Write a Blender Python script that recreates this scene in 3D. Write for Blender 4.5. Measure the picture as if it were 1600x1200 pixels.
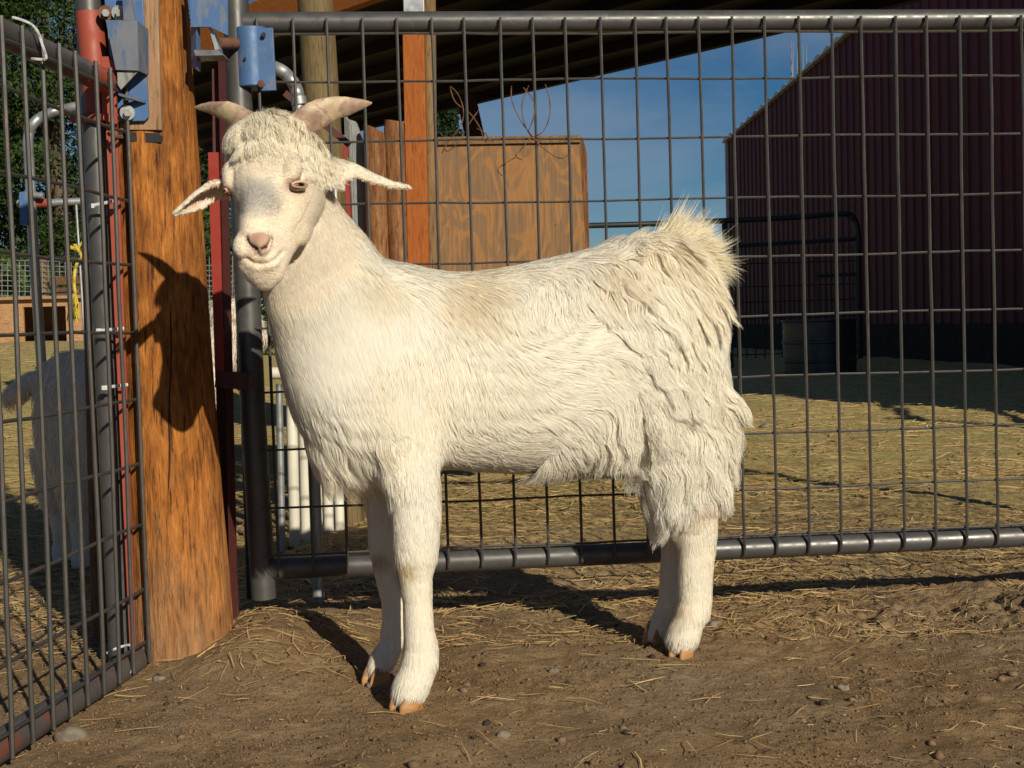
import bpy, math, random
import numpy as np
from mathutils import Vector, Matrix, kdtree

R = math.radians
for o in list(bpy.data.objects):
    bpy.data.objects.remove(o)
SC = bpy.context.scene
COL = SC.collection
rng = np.random.default_rng(7)
random.seed(7)

# ------------------------------------------------------------------ camera, sky, sun, exposure
F = 2100.0                      # focal length in pixels of the 1600 x 1200 photograph
CAM_Z = 0.55
PITCH, ROLL = R(2.64), R(-1.5)
cam = bpy.data.cameras.new('camera')
cam.sensor_width = 36.0
cam.lens = 36.0 * F / 1600.0
cam.clip_start = 0.05
cam.clip_end = 2000.0
camo = bpy.data.objects.new('camera', cam)
COL.objects.link(camo)
CAM_R = Matrix.Rotation(R(90) - PITCH, 3, 'X') @ Matrix.Rotation(ROLL, 3, 'Z')
camo.matrix_world = Matrix.Translation((0, 0, CAM_Z)) @ CAM_R.to_4x4()
SC.camera = camo

SUN_EL, SUN_AZ = R(24.0), R(27.5)      # the sun stands behind the camera and to its right
sd = Vector((-math.sin(SUN_AZ) * math.cos(SUN_EL), math.cos(SUN_AZ) * math.cos(SUN_EL), -math.sin(SUN_EL)))
sl = bpy.data.lights.new('sun', 'SUN')
sl.energy = 5.0
sl.angle = R(0.53)
sl.color = (1.0, 0.905, 0.725)
slo = bpy.data.objects.new('sun', sl)
COL.objects.link(slo)
slo.rotation_euler = sd.to_track_quat('-Z', 'Y').to_euler()
slo.location = (4, -8, 6)

W = bpy.data.worlds.new('World')
SC.world = W
W.use_nodes = True
nt = W.node_tree
for n in list(nt.nodes):
    nt.nodes.remove(n)
out = nt.nodes.new('ShaderNodeOutputWorld')
bg = nt.nodes.new('ShaderNodeBackground')
sky = nt.nodes.new('ShaderNodeTexSky')
sky.sky_type = 'NISHITA'
sky.sun_disc = False
sky.sun_elevation = SUN_EL
sky.sun_rotation = math.pi - SUN_AZ
sky.altitude = 1200
sky.air_density = 1.0
sky.dust_density = 0.1
sky.ozone_density = 4.0
bg.inputs['Strength'].default_value = 0.05
# thin cirrus over the blue
tc = nt.nodes.new('ShaderNodeTexCoord')
mp = nt.nodes.new('ShaderNodeMapping')
mp.inputs['Scale'].default_value = (2.0, 2.0, 7.5)
mp.inputs['Rotation'].default_value = (0.0, R(7), 0.0)
nz = nt.nodes.new('ShaderNodeTexNoise')
nz.inputs['Scale'].default_value = 1.5
nz.inputs['Detail'].default_value = 7
nz.inputs['Roughness'].default_value = 0.55
nz.inputs['Distortion'].default_value = 0.5
cr = nt.nodes.new('ShaderNodeValToRGB')
cr.color_ramp.elements[0].position = 0.40
cr.color_ramp.elements[0].color = (0, 0, 0, 1)
cr.color_ramp.elements[1].position = 0.72
cr.color_ramp.elements[1].color = (0.36, 0.36, 0.36, 1)
mx = nt.nodes.new('ShaderNodeMix')
mx.data_type = 'RGBA'
mx.inputs['B'].default_value = (7.0, 7.6, 8.4, 1)
nt.links.new(tc.outputs['Generated'], mp.inputs['Vector'])
nt.links.new(mp.outputs['Vector'], nz.inputs['Vector'])
nt.links.new(nz.outputs['Fac'], cr.inputs['Fac'])
nt.links.new(cr.outputs['Color'], mx.inputs['Factor'])
hs_ = nt.nodes.new('ShaderNodeHueSaturation')
hs_.inputs['Saturation'].default_value = 1.30
hs_.inputs['Value'].default_value = 0.82
nt.links.new(sky.outputs['Color'], hs_.inputs['Color'])
nt.links.new(hs_.outputs['Color'], mx.inputs['A'])
nt.links.new(mx.outputs['Result'], bg.inputs['Color'])
nt.links.new(bg.outputs['Background'], out.inputs['Surface'])

SC.view_settings.view_transform = 'Standard'
SC.view_settings.look = 'None'
SC.view_settings.exposure = 0.0
SC.view_settings.gamma = 1.0
SC.cycles.use_denoising = True
SC.cycles.max_bounces = 8
SC.cycles.diffuse_bounces = 5
SC.cycles.transparent_max_bounces = 8

# ------------------------------------------------------------------ measuring helpers
CR = np.array(CAM_R)
CO = np.array((0, 0, CAM_Z))


def ray(u, v):
    return CR @ np.array(((u - 800.0) / F, (600.0 - v) / F, -1.0))


def P(u, v, Z):
    """the point that lies Z metres in front (world Y) on the line of sight to a spot measured in the photograph"""
    d = ray(u, v)
    return CO + d * (Z / d[1])


def pix(p):
    q = (np.asarray(p) - CO) @ CR
    return np.stack([800 + F * q[..., 0] / -q[..., 2], 600 - F * q[..., 1] / -q[..., 2]], -1)


def unit(a):
    a = np.asarray(a, float)
    return a / np.maximum(np.linalg.norm(a, axis=-1, keepdims=True), 1e-9)


def sstep(a, b, x):
    t = np.clip((np.asarray(x, float) - a) / (b - a), 0, 1)
    return t * t * (3 - 2 * t)


def hash3(ix, iy, iz, seed=0):
    h = (ix.astype(np.int64) * 374761393 + iy.astype(np.int64) * 668265263 + iz.astype(np.int64) * 2147483647 + seed * 974711) & 0xFFFFFFFF
    h = ((h ^ (h >> 13)) * 1274126177) & 0xFFFFFFFF
    h = ((h ^ (h >> 16)) * 2246822519) & 0xFFFFFFFF
    return ((h ^ (h >> 15)) & 0xFFFFFF) / float(0xFFFFFF)


def vnoise(p, seed=0):
    p = np.asarray(p, float)
    if p.shape[-1] == 2:
        p = np.concatenate([p, np.zeros(p.shape[:-1] + (1,))], -1)
    i = np.floor(p)
    f = p - i
    f = f * f * (3 - 2 * f)
    r = 0
    for dx in (0, 1):
        for dy in (0, 1):
            for dz in (0, 1):
                w = (f[..., 0] if dx else 1 - f[..., 0]) * (f[..., 1] if dy else 1 - f[..., 1]) * (f[..., 2] if dz else 1 - f[..., 2])
                r = r + w * hash3(i[..., 0] + dx, i[..., 1] + dy, i[..., 2] + dz, seed)
    return r * 2 - 1


def fbm(p, oct=4, seed=0, gain=0.5):
    r, a = 0, 1.0
    p = np.asarray(p, float)
    for k in range(oct):
        r = r + a * vnoise(p * 2 ** k, seed + k)
        a *= gain
    return r


GROUND = -0.045


def terrain(x, y, fine=True):
    x = np.asarray(x, float)
    y = np.asarray(y, float)
    z = np.full(np.broadcast(x, y).shape, GROUND)
    z = z + 0.066 * np.exp(-0.5 * (((x + 0.455) / 0.10) ** 2 + ((y - 2.42) / 0.17) ** 2))
    z = z + 0.52 * sstep(0.15, 0.30, -x / np.maximum(y, 0.5)) * sstep(5, 14, y)
    if fine:
        p = np.stack(np.broadcast_arrays(x, y), -1)
        near = np.exp(-np.maximum(y - 3.0, 0) / 6.0)
        z = z + 0.006 * fbm(p * 3.0, 3, 3) * (1 + 1.5 * (1 - near))
        z = z + near * (0.0035 * fbm(p * 17.0, 3, 11, 0.6) + 0.0028 * np.abs(fbm(p * 55.0, 2, 13, 0.7)) * (0.5 + 0.5 * fbm(p * 4.0, 2, 14)))
        gl = y - (2.50 + 0.096 * (x + 0.46))
        rough = np.exp(-0.5 * ((gl + 0.02) / 0.13) ** 2) * sstep(0.15, 0.4, x) + 0.5 * sstep(0.0, 0.3, gl) * near
        z = z + rough * (0.010 * fbm(p * 9.0, 2, 21) + 0.012 * np.abs(fbm(p * 26.0, 3, 27, 0.6)))
    return z


# ------------------------------------------------------------------ mesh helpers
class MB:
    def __init__(self):
        self.v, self.f, self.n = [], [], 0

    def add(self, v, f):
        v = np.asarray(v, float).reshape(-1, 3)
        self.v.append(v)
        k = self.n
        self.f += [tuple(i + k for i in q) for q in f]
        self.n += len(v)
        return self

    def box(self, c, size, ax=None):
        s = np.array(size) / 2.0
        A = np.eye(3) if ax is None else np.asarray(ax, float)
        pts = [np.asarray(c) + A.T @ (s * np.array(q)) for q in
               ((-1, -1, -1), (1, -1, -1), (1, 1, -1), (-1, 1, -1), (-1, -1, 1), (1, -1, 1), (1, 1, 1), (-1, 1, 1))]
        return self.add(pts, [(0, 3, 2, 1), (4, 5, 6, 7), (0, 1, 5, 4), (1, 2, 6, 5), (2, 3, 7, 6), (3, 0, 4, 7)])

    def beam(self, a, b, w, h, up=(0, 0, 1)):
        a, b = np.asarray(a, float), np.asarray(b, float)
        d = unit(b - a)
        s = np.cross(d, up)
        s = unit(s) if np.linalg.norm(s) > 1e-6 else np.array((1.0, 0, 0))
        t = np.cross(s, d)
        return self.box((a + b) / 2, (np.linalg.norm(b - a), w, h), np.stack([d, s, t]))

    def loft(self, rings, cap=True, closed=True):
        rings = [np.asarray(r, float) for r in rings]
        m = len(rings[0])
        f = []
        for i in range(len(rings) - 1):
            for j in range(m if closed else m - 1):
                k = (j + 1) % m
                f.append((i * m + j, i * m + k, (i + 1) * m + k, (i + 1) * m + j))
        if cap:
            f.append(tuple(reversed(range(m))))
            f.append(tuple((len(rings) - 1) * m + j for j in range(m)))
        return self.add(np.concatenate(rings), f)

    def tube(self, path, r, n=8, cap=True):
        path = np.asarray(path, float)
        r = np.broadcast_to(np.asarray(r, float), (len(path),))
        t = np.gradient(path, axis=0)
        t = unit(t)
        a = np.array((0, 0, 1.0)) if abs(t[0][2]) < 0.9 else np.array((1.0, 0, 0))
        s = unit(np.cross(t[0], a))
        rings = []
        th = np.arange(n) * 2 * math.pi / n
        for i in range(len(path)):
            s = unit(s - t[i] * np.dot(s, t[i]))
            q = np.cross(t[i], s)
            rings.append(path[i] + r[i] * (np.cos(th)[:, None] * s + np.sin(th)[:, None] * q))
        return self.loft(rings, cap)

    def ellipsoid(self, c, ax, rad, n=14, m=9):
        A = np.asarray(ax, float)
        rings = []
        th = np.arange(n) * 2 * math.pi / n
        for i in range(m):
            ph = -math.pi / 2 + math.pi * (i + 0.5) / m
            ring = [np.asarray(c) + A.T @ (np.array(rad) * np.array((math.cos(ph) * math.cos(q), math.cos(ph) * math.sin(q), math.sin(ph)))) for q in th]
            rings.append(ring)
        return self.loft(rings)

    def prism(self, pts, d):
        """outline pts (n x 3) pushed along vector d"""
        pts = np.asarray(pts, float)
        return self.loft([pts, pts + np.asarray(d)])

    def build(self, name, mat, parent=None, smooth=True, bevel=0.0, sub=0, kind=None):
        v = np.concatenate(self.v)
        off = np.array(parent_world(parent)) if parent is not None else np.zeros(3)
        me = bpy.data.meshes.new(name)
        me.from_pydata([tuple(q) for q in (v - off)], [], self.f)
        me.validate()
        bm_fix(me)
        if smooth:
            me.polygons.foreach_set('use_smooth', [True] * len(me.polygons))
            me.set_sharp_from_angle(angle=R(38))
        if mat is not None:
            me.materials.append(mat)
        o = bpy.data.objects.new(name, me)
        COL.objects.link(o)
        if parent is not None:
            o.parent = parent
        if bevel:
            b = o.modifiers.new('bevel', 'BEVEL')
            b.width = bevel
            b.segments = 2
            b.limit_method = 'ANGLE'
            b.angle_limit = R(35)
        if sub:
            s = o.modifiers.new('sub', 'SUBSURF')
            s.levels = s.render_levels = sub
        if kind:
            o['kind'] = kind
        return o


import bmesh


def bm_fix(me):
    bm = bmesh.new()
    bm.from_mesh(me)
    bmesh.ops.recalc_face_normals(bm, faces=bm.faces)
    bm.to_mesh(me)
    bm.free()


def parent_world(p):
    l = np.zeros(3)
    while p is not None:
        l = l + np.array(p.location)
        p = p.parent
    return l


def big_mesh(name, v, quads, mat, parent=None, smooth=True):
    me = bpy.data.meshes.new(name)
    v = np.ascontiguousarray(v, np.float32)
    k = quads.shape[1]
    me.vertices.add(len(v))
    me.vertices.foreach_set('co', v.ravel())
    me.loops.add(quads.size)
    me.loops.foreach_set('vertex_index', np.ascontiguousarray(quads, np.int32).ravel())
    me.polygons.add(len(quads))
    me.polygons.foreach_set('loop_start', np.arange(0, quads.size, k, dtype=np.int32))
    me.polygons.foreach_set('loop_total', np.full(len(quads), k, np.int32))
    me.update(calc_edges=True)
    if smooth:
        me.polygons.foreach_set('use_smooth', np.ones(len(quads), bool))
    me.materials.append(mat)
    o = bpy.data.objects.new(name, me)
    COL.objects.link(o)
    if parent is not None:
        o.parent = parent
    return o


def color_attr(me, cols, name='Col'):
    a = me.color_attributes.new(name, 'FLOAT_COLOR', 'POINT')
    c = np.ones((len(cols), 4), np.float32)
    c[:, :3] = cols
    a.data.foreach_set('color', c.ravel())


def thing(name, label, cat, loc=(0, 0, 0), group=None):
    o = bpy.data.objects.new(name, None)
    o.empty_display_size = 0.05
    COL.objects.link(o)
    o.location = tuple(float(q) for q in loc)
    tag(o, label, cat, group)
    return o


def tag(o, label, cat, group=None, kind=None):
    o['label'] = label
    o['category'] = cat
    if group:
        o['group'] = group
    if kind:
        o['kind'] = kind
    return o


# ------------------------------------------------------------------ materials
class N:
    """a short way to write node trees"""

    def __init__(self, name):
        self.m = bpy.data.materials.new(name)
        self.m.use_nodes = True
        self.t = self.m.node_tree
        self.p = self.t.nodes['Principled BSDF']
        self.out = self.t.nodes['Material Output']
        self.tc = self.t.nodes.new('ShaderNodeTexCoord')

    def link(self, a, b):
        self.t.links.new(a, b)

    def map(self, scale=(1, 1, 1), rot=(0, 0, 0), src='Object', loc=(0, 0, 0)):
        n = self.t.nodes.new('ShaderNodeMapping')
        n.inputs['Scale'].default_value = scale
        n.inputs['Rotation'].default_value = rot
        n.inputs['Location'].default_value = loc
        self.link(self.tc.outputs[src], n.inputs['Vector'])
        return n.outputs['Vector']

    def noise(self, vec, scale, detail=5, rough=0.55, dist=0.0):
        n = self.t.nodes.new('ShaderNodeTexNoise')
        n.inputs['Scale'].default_value = scale
        n.inputs['Detail'].default_value = detail
        n.inputs['Roughness'].default_value = rough
        n.inputs['Distortion'].default_value = dist
        if vec is not None:
            self.link(vec, n.inputs['Vector'])
        return n.outputs['Fac']

    def wave(self, vec, scale, dist=4, detail=3, dscale=1.0, bands='BANDS', direction='X', prof='SIN', drough=0.5):
        n = self.t.nodes.new('ShaderNodeTexWave')
        n.wave_type = bands
        if bands == 'BANDS':
            n.bands_direction = direction
        else:
            n.rings_direction = direction
        n.wave_profile = prof
        n.inputs['Scale'].default_value = scale
        n.inputs['Distortion'].default_value = dist
        n.inputs['Detail'].default_value = detail
        n.inputs['Detail Scale'].default_value = dscale
        n.inputs['Detail Roughness'].default_value = drough
        self.link(vec, n.inputs['Vector'])
        return n.outputs['Fac']

    def ramp(self, fac, stops, interp='LINEAR'):
        n = self.t.nodes.new('ShaderNodeValToRGB')
        e = n.color_ramp.elements
        n.color_ramp.interpolation = interp
        while len(e) < len(stops):
            e.new(0.5)
        for el, (pos, c) in zip(e, stops):
            el.position = pos
            el.color = (c[0], c[1], c[2], 1) if not isinstance(c, (int, float)) else (c, c, c, 1)
        self.link(fac, n.inputs['Fac'])
        return n.outputs['Color']

    def mix(self, fac, a, b, mode='MIX'):
        n = self.t.nodes.new('ShaderNodeMix')
        n.data_type = 'RGBA'
        n.blend_type = mode
        for key, x in (('Factor', fac), ('A', a), ('B', b)):
            s = n.inputs[key]
            if isinstance(x, (int, float)):
                s.default_value = x if key == 'Factor' else (x, x, x, 1)
            elif isinstance(x, tuple):
                s.default_value = (x[0], x[1], x[2], 1)
            else:
                self.link(x, s)
        return n.outputs['Result']

    def math(self, op, a, b=0.0):
        n = self.t.nodes.new('ShaderNodeMath')
        n.operation = op
        for i, x in enumerate((a, b)):
            if isinstance(x, (int, float)):
                n.inputs[i].default_value = x
            else:
                self.link(x, n.inputs[i])
        return n.outputs[0]

    def sep(self, vec, c):
        n = self.t.nodes.new('ShaderNodeSeparateXYZ')
        self.link(vec, n.inputs[0])
        return n.outputs[c]

    def attr(self, name):
        n = self.t.nodes.new('ShaderNodeAttribute')
        n.attribute_name = name
        return n.outputs['Color']

    def bump(self, h, strength=0.3, dist=0.01):
        n = self.t.nodes.new('ShaderNodeBump')
        n.inputs['Strength'].default_value = strength
        n.inputs['Distance'].default_value = dist
        self.link(h, n.inputs['Height'])
        self.link(n.outputs['Normal'], self.p.inputs['Normal'])
        return self

    def set(self, color=None, rough=None, metal=None, spec=None):
        for key, x in (('Base Color', color), ('Roughness', rough), ('Metallic', metal), ('Specular IOR Level', spec)):
            if x is None:
                continue
            s = self.p.inputs[key]
            if isinstance(x, (int, float)):
                s.default_value = x
            elif isinstance(x, tuple):
                s.default_value = (x[0], x[1], x[2], 1)
            else:
                self.link(x, s)
        return self


def paint(name, col, worn=(0.2, 0.17, 0.15), amount=0.5, rough=0.45, metal=0.0, scale=25, spec=0.5, streak=(1, 1, 0.35)):
    n = N(name)
    v = n.map(streak)
    a = n.noise(v, scale, 6, 0.65)
    c = n.ramp(a, [(amount - 0.03, worn), (amount + 0.05, col)])
    b = n.noise(n.map(), 6, 4)
    c = n.mix(0.35, c, n.ramp(b, [(0.3, tuple(0.6 * q for q in col)), (0.7, tuple(min(1, 1.3 * q) for q in col))]))
    n.set(c, n.ramp(n.noise(n.map(), 40, 3), [(0.3, rough - 0.1), (0.7, rough + 0.15)]), metal, spec)
    n.bump(a, 0.12, 0.002)
    return n.m


def wood(name, light, mid, dark, grain=16, along='Z', weather=None, bump=0.35, fleck=0.5):
    n = N(name)
    ax = lambda g_, l_: {'Z': (g_, g_, l_), 'X': (l_, g_, g_), 'Y': (g_, l_, g_)}[along]
    a = n.noise(n.map(ax(grain * 2.2, 4.5)), 3.0, 8, 0.70, 0.5)
    w = n.noise(n.map(ax(grain * 0.8, 2.0), loc=(3, 1, 2)), 3.0, 5, 0.6, 1.3)
    blot = n.noise(n.map(ax(grain * 0.35, 2.2), loc=(1, 5, 2)), 3.0, 4, 0.6, 0.4)
    c = n.ramp(a, [(0.30, dark), (0.43, mid), (0.58, light), (0.78, mid)])
    c2 = n.ramp(w, [(0.34, dark), (0.48, mid), (0.66, light)])
    c = n.mix(0.5, c, c2)
    c = n.mix(n.ramp(blot, [(0.50, 0.0), (0.68, fleck)]), c, tuple(0.5 * (p_ + q_) for p_, q_ in zip(dark, mid)))
    hair = n.noise(n.map(ax(grain * 6, 6.5)), 3.0, 4, 0.62)
    c = n.mix(n.ramp(hair, [(0.33, 0.85), (0.46, 0.0)]), c, tuple(0.6 * p_ for p_ in dark))
    pale = n.noise(n.map(ax(grain * 4, 5.0), loc=(7, 2, 4)), 3.0, 4, 0.6)
    c = n.mix(n.ramp(pale, [(0.58, 0.0), (0.70, 0.35)]), c, tuple(min(1.0, 1.5 * p_) for p_ in light))
    if weather is not None:
        z = n.sep(n.tc.outputs['Object'], 'Z')
        zz = n.math('ADD', z, n.math('MULTIPLY', n.noise(n.map((9, 9, 2)), 2.0, 5), 0.42))
        wc = n.mix(n.ramp(a, [(0.35, 0.0), (0.62, 1.0)]), tuple(0.45 * p_ for p_ in weather), weather)
        c = n.mix(n.ramp(zz, [(0.15, 0.65), (0.50, 0.0)]), c, wc)
    n.set(c, 0.75, 0.0, 0.2)
    n.bump(n.math('ADD', a, n.math('MULTIPLY', hair, 0.4)), bump, 0.006)
    return n.m


M = {}
M['gate_steel'] = paint('gate_steel', (0.088, 0.086, 0.085), (0.17, 0.13, 0.10), 0.34, 0.40, 0.35, 60)
M['rusty_rail'] = paint('rusty_rail_paint', (0.088, 0.080, 0.078), (0.24, 0.055, 0.032), 0.44, 0.5, 0.15, 11, 0.5, (1, 1, 1))
M['wire'] = paint('wire_steel', (0.062, 0.060, 0.057), (0.14, 0.075, 0.045), 0.38, 0.45, 0.3, 90)
M['galv'] = paint('galvanised', (0.36, 0.38, 0.39), (0.25, 0.24, 0.23), 0.4, 0.42, 0.6, 30)
M['red'] = paint('red_paint', (0.30, 0.055, 0.030), (0.14, 0.08, 0.06), 0.40, 0.55, 0.0, 30)
M['bright_red'] = paint('bright_red_paint', (0.25, 0.022, 0.012), (0.16, 0.04, 0.03), 0.36, 0.5, 0.0, 30)
M['maroon'] = paint('maroon_and_shaded_red', (0.07, 0.015, 0.014), (0.03, 0.015, 0.014), 0.36, 0.6, 0.0, 30)  # dark red, also used where the red channel is in shade
M['blue'] = paint('blue_paint', (0.060, 0.135, 0.30), (0.17, 0.18, 0.20), 0.42, 0.5, 0.1, 55)
M['worn_blue'] = paint('worn_blue_paint', (0.07, 0.12, 0.22), (0.19, 0.18, 0.175), 0.52, 0.5, 0.2, 38)
M['rust'] = paint('rust', (0.16, 0.075, 0.04), (0.08, 0.04, 0.03), 0.45, 0.8, 0.1, 60)
M['black'] = paint('black_paint', (0.012, 0.013, 0.014), (0.03, 0.028, 0.026), 0.36, 0.5, 0.0, 30)
M['white_pvc'] = paint('white_pipe', (0.62, 0.59, 0.50), (0.5, 0.44, 0.34), 0.38, 0.45, 0.0, 12)
M['zip'] = paint('zip_tie', (0.52, 0.53, 0.54), (0.4, 0.4, 0.4), 0.3, 0.4, 0.0, 12)
M['yellow'] = paint('yellow_twine', (0.55, 0.42, 0.05), (0.4, 0.33, 0.06), 0.4, 0.7, 0.0, 40)
M['concrete'] = paint('concrete', (0.034, 0.028, 0.023), (0.020, 0.017, 0.014), 0.42, 0.9, 0.0, 4, 0.2, (1, 1, 1))
M['tank'] = paint('tank_steel', (0.07, 0.07, 0.062), (0.045, 0.042, 0.032), 0.4, 0.4, 0.5, 6)
M['post'] = wood('post_wood', (0.52, 0.205, 0.042), (0.27, 0.092, 0.019), (0.050, 0.018, 0.007), 12, 'Z', (0.36, 0.25, 0.15), 0.9, 0.85)
M['plank_tan'] = wood('tan_plank', (0.36, 0.225, 0.135), (0.31, 0.185, 0.105), (0.23, 0.13, 0.07), 14)
M['orange_wood'] = wood('orange_stained_wood', (0.335, 0.105, 0.022), (0.295, 0.085, 0.017), (0.23, 0.06, 0.012), 16, 'Z', None, 0.12, 0.2)
M['orange_beam'] = wood('orange_stained_beam', (0.40, 0.135, 0.028), (0.34, 0.105, 0.02), (0.25, 0.07, 0.014), 16, 'X', None, 0.12, 0.2)
M['green_post'] = wood('treated_post_wood', (0.18, 0.135, 0.065), (0.14, 0.10, 0.046), (0.08, 0.055, 0.026), 14)
M['pole'] = wood('pole_wood', (0.23, 0.145, 0.07), (0.18, 0.105, 0.048), (0.10, 0.055, 0.024), 14)
M['slab'] = wood('slab_wood', (0.30, 0.155, 0.065), (0.17, 0.065, 0.024), (0.055, 0.02, 0.009), 12, 'Z')
M['dark_wood'] = wood('dark_wood', (0.05, 0.028, 0.016), (0.035, 0.02, 0.012), (0.02, 0.011, 0.007), 12)
M['brown_wood'] = wood('brown_wood', (0.16, 0.085, 0.045), (0.11, 0.055, 0.03), (0.05, 0.025, 0.014), 12)
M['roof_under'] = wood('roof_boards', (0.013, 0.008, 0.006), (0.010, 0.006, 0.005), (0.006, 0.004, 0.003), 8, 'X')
M['hutch'] = wood('hutch_plywood', (0.42, 0.25, 0.13), (0.36, 0.20, 0.10), (0.26, 0.14, 0.07), 6, 'X', None, 0.1)
M['grey_board'] = wood('grey_board', (0.30, 0.31, 0.305), (0.24, 0.25, 0.245), (0.15, 0.155, 0.155), 20)


def plywood_mat():
    n = N('plywood')
    v = n.map((4.2, 4.2, 1.9), (0, R(14), 0), loc=(0.3, 0, 0.2))
    a = n.noise(v, 2.1, 2.5, 0.45, 0.9)
    rings = n.math('FRACT', n.math('MULTIPLY', a, 6.5))
    c = n.ramp(rings, [(0.0, (0.135, 0.085, 0.05)), (0.50, (0.165, 0.095, 0.05)), (0.62, (0.285, 0.135, 0.045)), (0.90, (0.25, 0.115, 0.038)), (1.0, (0.135, 0.085, 0.05))])
    g = n.noise(n.map((60, 60, 3)), 3, 4)
    c = n.mix(0.35, c, n.ramp(g, [(0.3, (0.16, 0.09, 0.05)), (0.7, (0.40, 0.23, 0.10))]))
    sp = n.ramp(n.noise(n.map((1, 1, 1)), 28, 2), [(0.71, 0.0), (0.78, 0.8)])
    c = n.mix(sp, c, (0.10, 0.05, 0.03))
    n.set(c, 0.8, 0, 0.2)
    n.bump(g, 0.15, 0.003)
    return n.m


M['plywood'] = plywood_mat()


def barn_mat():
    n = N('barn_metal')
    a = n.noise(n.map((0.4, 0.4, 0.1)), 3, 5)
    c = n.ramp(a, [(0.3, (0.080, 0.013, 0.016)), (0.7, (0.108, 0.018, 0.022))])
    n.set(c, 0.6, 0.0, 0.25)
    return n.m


M['barn'] = barn_mat()


def ground_mat():
    n = N('dirt')
    v = n.map((1, 1, 1))
    big = n.noise(v, 1.3, 5, 0.6)
    mid = n.noise(v, 9, 6, 0.65)
    fine = n.noise(v, 85, 8, 0.72)
    grit = n.noise(v, 260, 4, 0.7)
    c = n.ramp(mid, [(0.28, (0.175, 0.110, 0.056)), (0.5, (0.295, 0.192, 0.096)), (0.72, (0.385, 0.270, 0.148))])
    c = n.mix(n.ramp(big, [(0.42, 0.0), (0.66, 0.45)]), c, (0.27, 0.225, 0.165))
    c = n.mix(n.ramp(fine, [(0.30, 0.6), (0.48, 0.0)]), c, (0.095, 0.060, 0.036))
    c = n.mix(n.ramp(fine, [(0.60, 0.0), (0.75, 0.5)]), c, (0.42, 0.31, 0.19))
    c = n.mix(n.ramp(grit, [(0.32, 0.55), (0.44, 0.0)]), c, (0.085, 0.055, 0.033))
    c = n.mix(n.ramp(grit, [(0.60, 0.0), (0.72, 0.40)]), c, (0.40, 0.30, 0.19))
    # trodden straw that has become part of the yard behind the gate
    y = n.sep(n.tc.outputs['Object'], 'Y')
    s = n.noise(n.map((14, 45, 10), (0, 0, 0.5)), 1.6, 7, 0.7, 0.6)
    far = n.ramp(n.math('MULTIPLY', n.math('ADD', y, n.math('MULTIPLY', n.noise(v, 1.7, 5), 2.2)), 0.1), [(0.38, 0.0), (0.62, 1.0)])
    straw = n.ramp(s, [(0.36, (0.18, 0.125, 0.055)), (0.5, (0.44, 0.345, 0.135)), (0.64, (0.72, 0.58, 0.25))])
    green = n.ramp(n.noise(v, 2.3, 4), [(0.48, 0.0), (0.66, 0.5)])
    straw = n.mix(green, straw, (0.40, 0.37, 0.11))
    c = n.mix(n.math('MULTIPLY', far, 0.85), c, straw)
    n.set(c, 0.95, 0, 0.15)
    h = n.math('ADD', n.math('ADD', n.math('MULTIPLY', mid, 0.6), n.math('MULTIPLY', fine, 0.75)), n.math('MULTIPLY', grit, 0.22))
    n.bump(h, 0.9, 0.014)
    return n.m


M['dirt'] = ground_mat()


def attr_mat(name, rough=0.8, trans=0.0, spec=0.2, tint=None):
    n = N(name)
    c = n.attr('Col')
    n.set(c, rough, 0, spec)
    if trans:
        tr = n.t.nodes.new('ShaderNodeBsdfTranslucent')
        n.link(c, tr.inputs['Color'])
        mixs = n.t.nodes.new('ShaderNodeMixShader')
        mixs.inputs[0].default_value = trans
        n.link(n.p.outputs[0], mixs.inputs[1])
        n.link(tr.outputs[0], mixs.inputs[2])
        n.link(mixs.outputs[0], n.out.inputs['Surface'])
    return n.m


M['straw'] = attr_mat('straw', 0.6, 0.0, 0.3)
M['stone_bits'] = attr_mat('pebbles', 0.9)
M['leaf'] = attr_mat('leaf', 0.6, 0.25, 0.25)
M['fur'] = attr_mat('goat_hair', 0.55, 0.45, 0.2)


def skin_mat():
    n = N('goat_skin')
    c = n.attr('Col')
    n.set(c, 0.7, 0, 0.25)
    n.bump(n.noise(n.map(), 220, 3), 0.2, 0.002)
    return n.m


M['skin'] = skin_mat()


def horn_mat():
    n = N('horn')
    a = n.noise(n.map((1, 1, 1)), 28, 6, 0.65, 0.8)
    b = n.noise(n.map((1, 1, 1)), 90, 5, 0.6)
    c = n.ramp(a, [(0.40, (0.46, 0.35, 0.215)), (0.47, (0.54, 0.43, 0.28)), (0.52, (0.36, 0.235, 0.185)), (0.66, (0.28, 0.185, 0.155))])
    c = n.mix(0.3, c, n.ramp(b, [(0.35, (0.18, 0.10, 0.07)), (0.65, (0.6, 0.48, 0.32))]))
    n.set(c, 0.5, 0, 0.4)
    n.bump(a, 0.4, 0.004)
    return n.m


M['horn'] = horn_mat()


def hoof_mat():
    n = N('hoof')
    a = n.noise(n.map((1, 1, 3)), 40, 5)
    n.set(n.ramp(a, [(0.3, (0.22, 0.115, 0.05)), (0.6, (0.42, 0.215, 0.08)), (0.8, (0.44, 0.29, 0.16))]), 0.5, 0, 0.4)
    n.bump(a, 0.3, 0.002)
    return n.m


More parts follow.
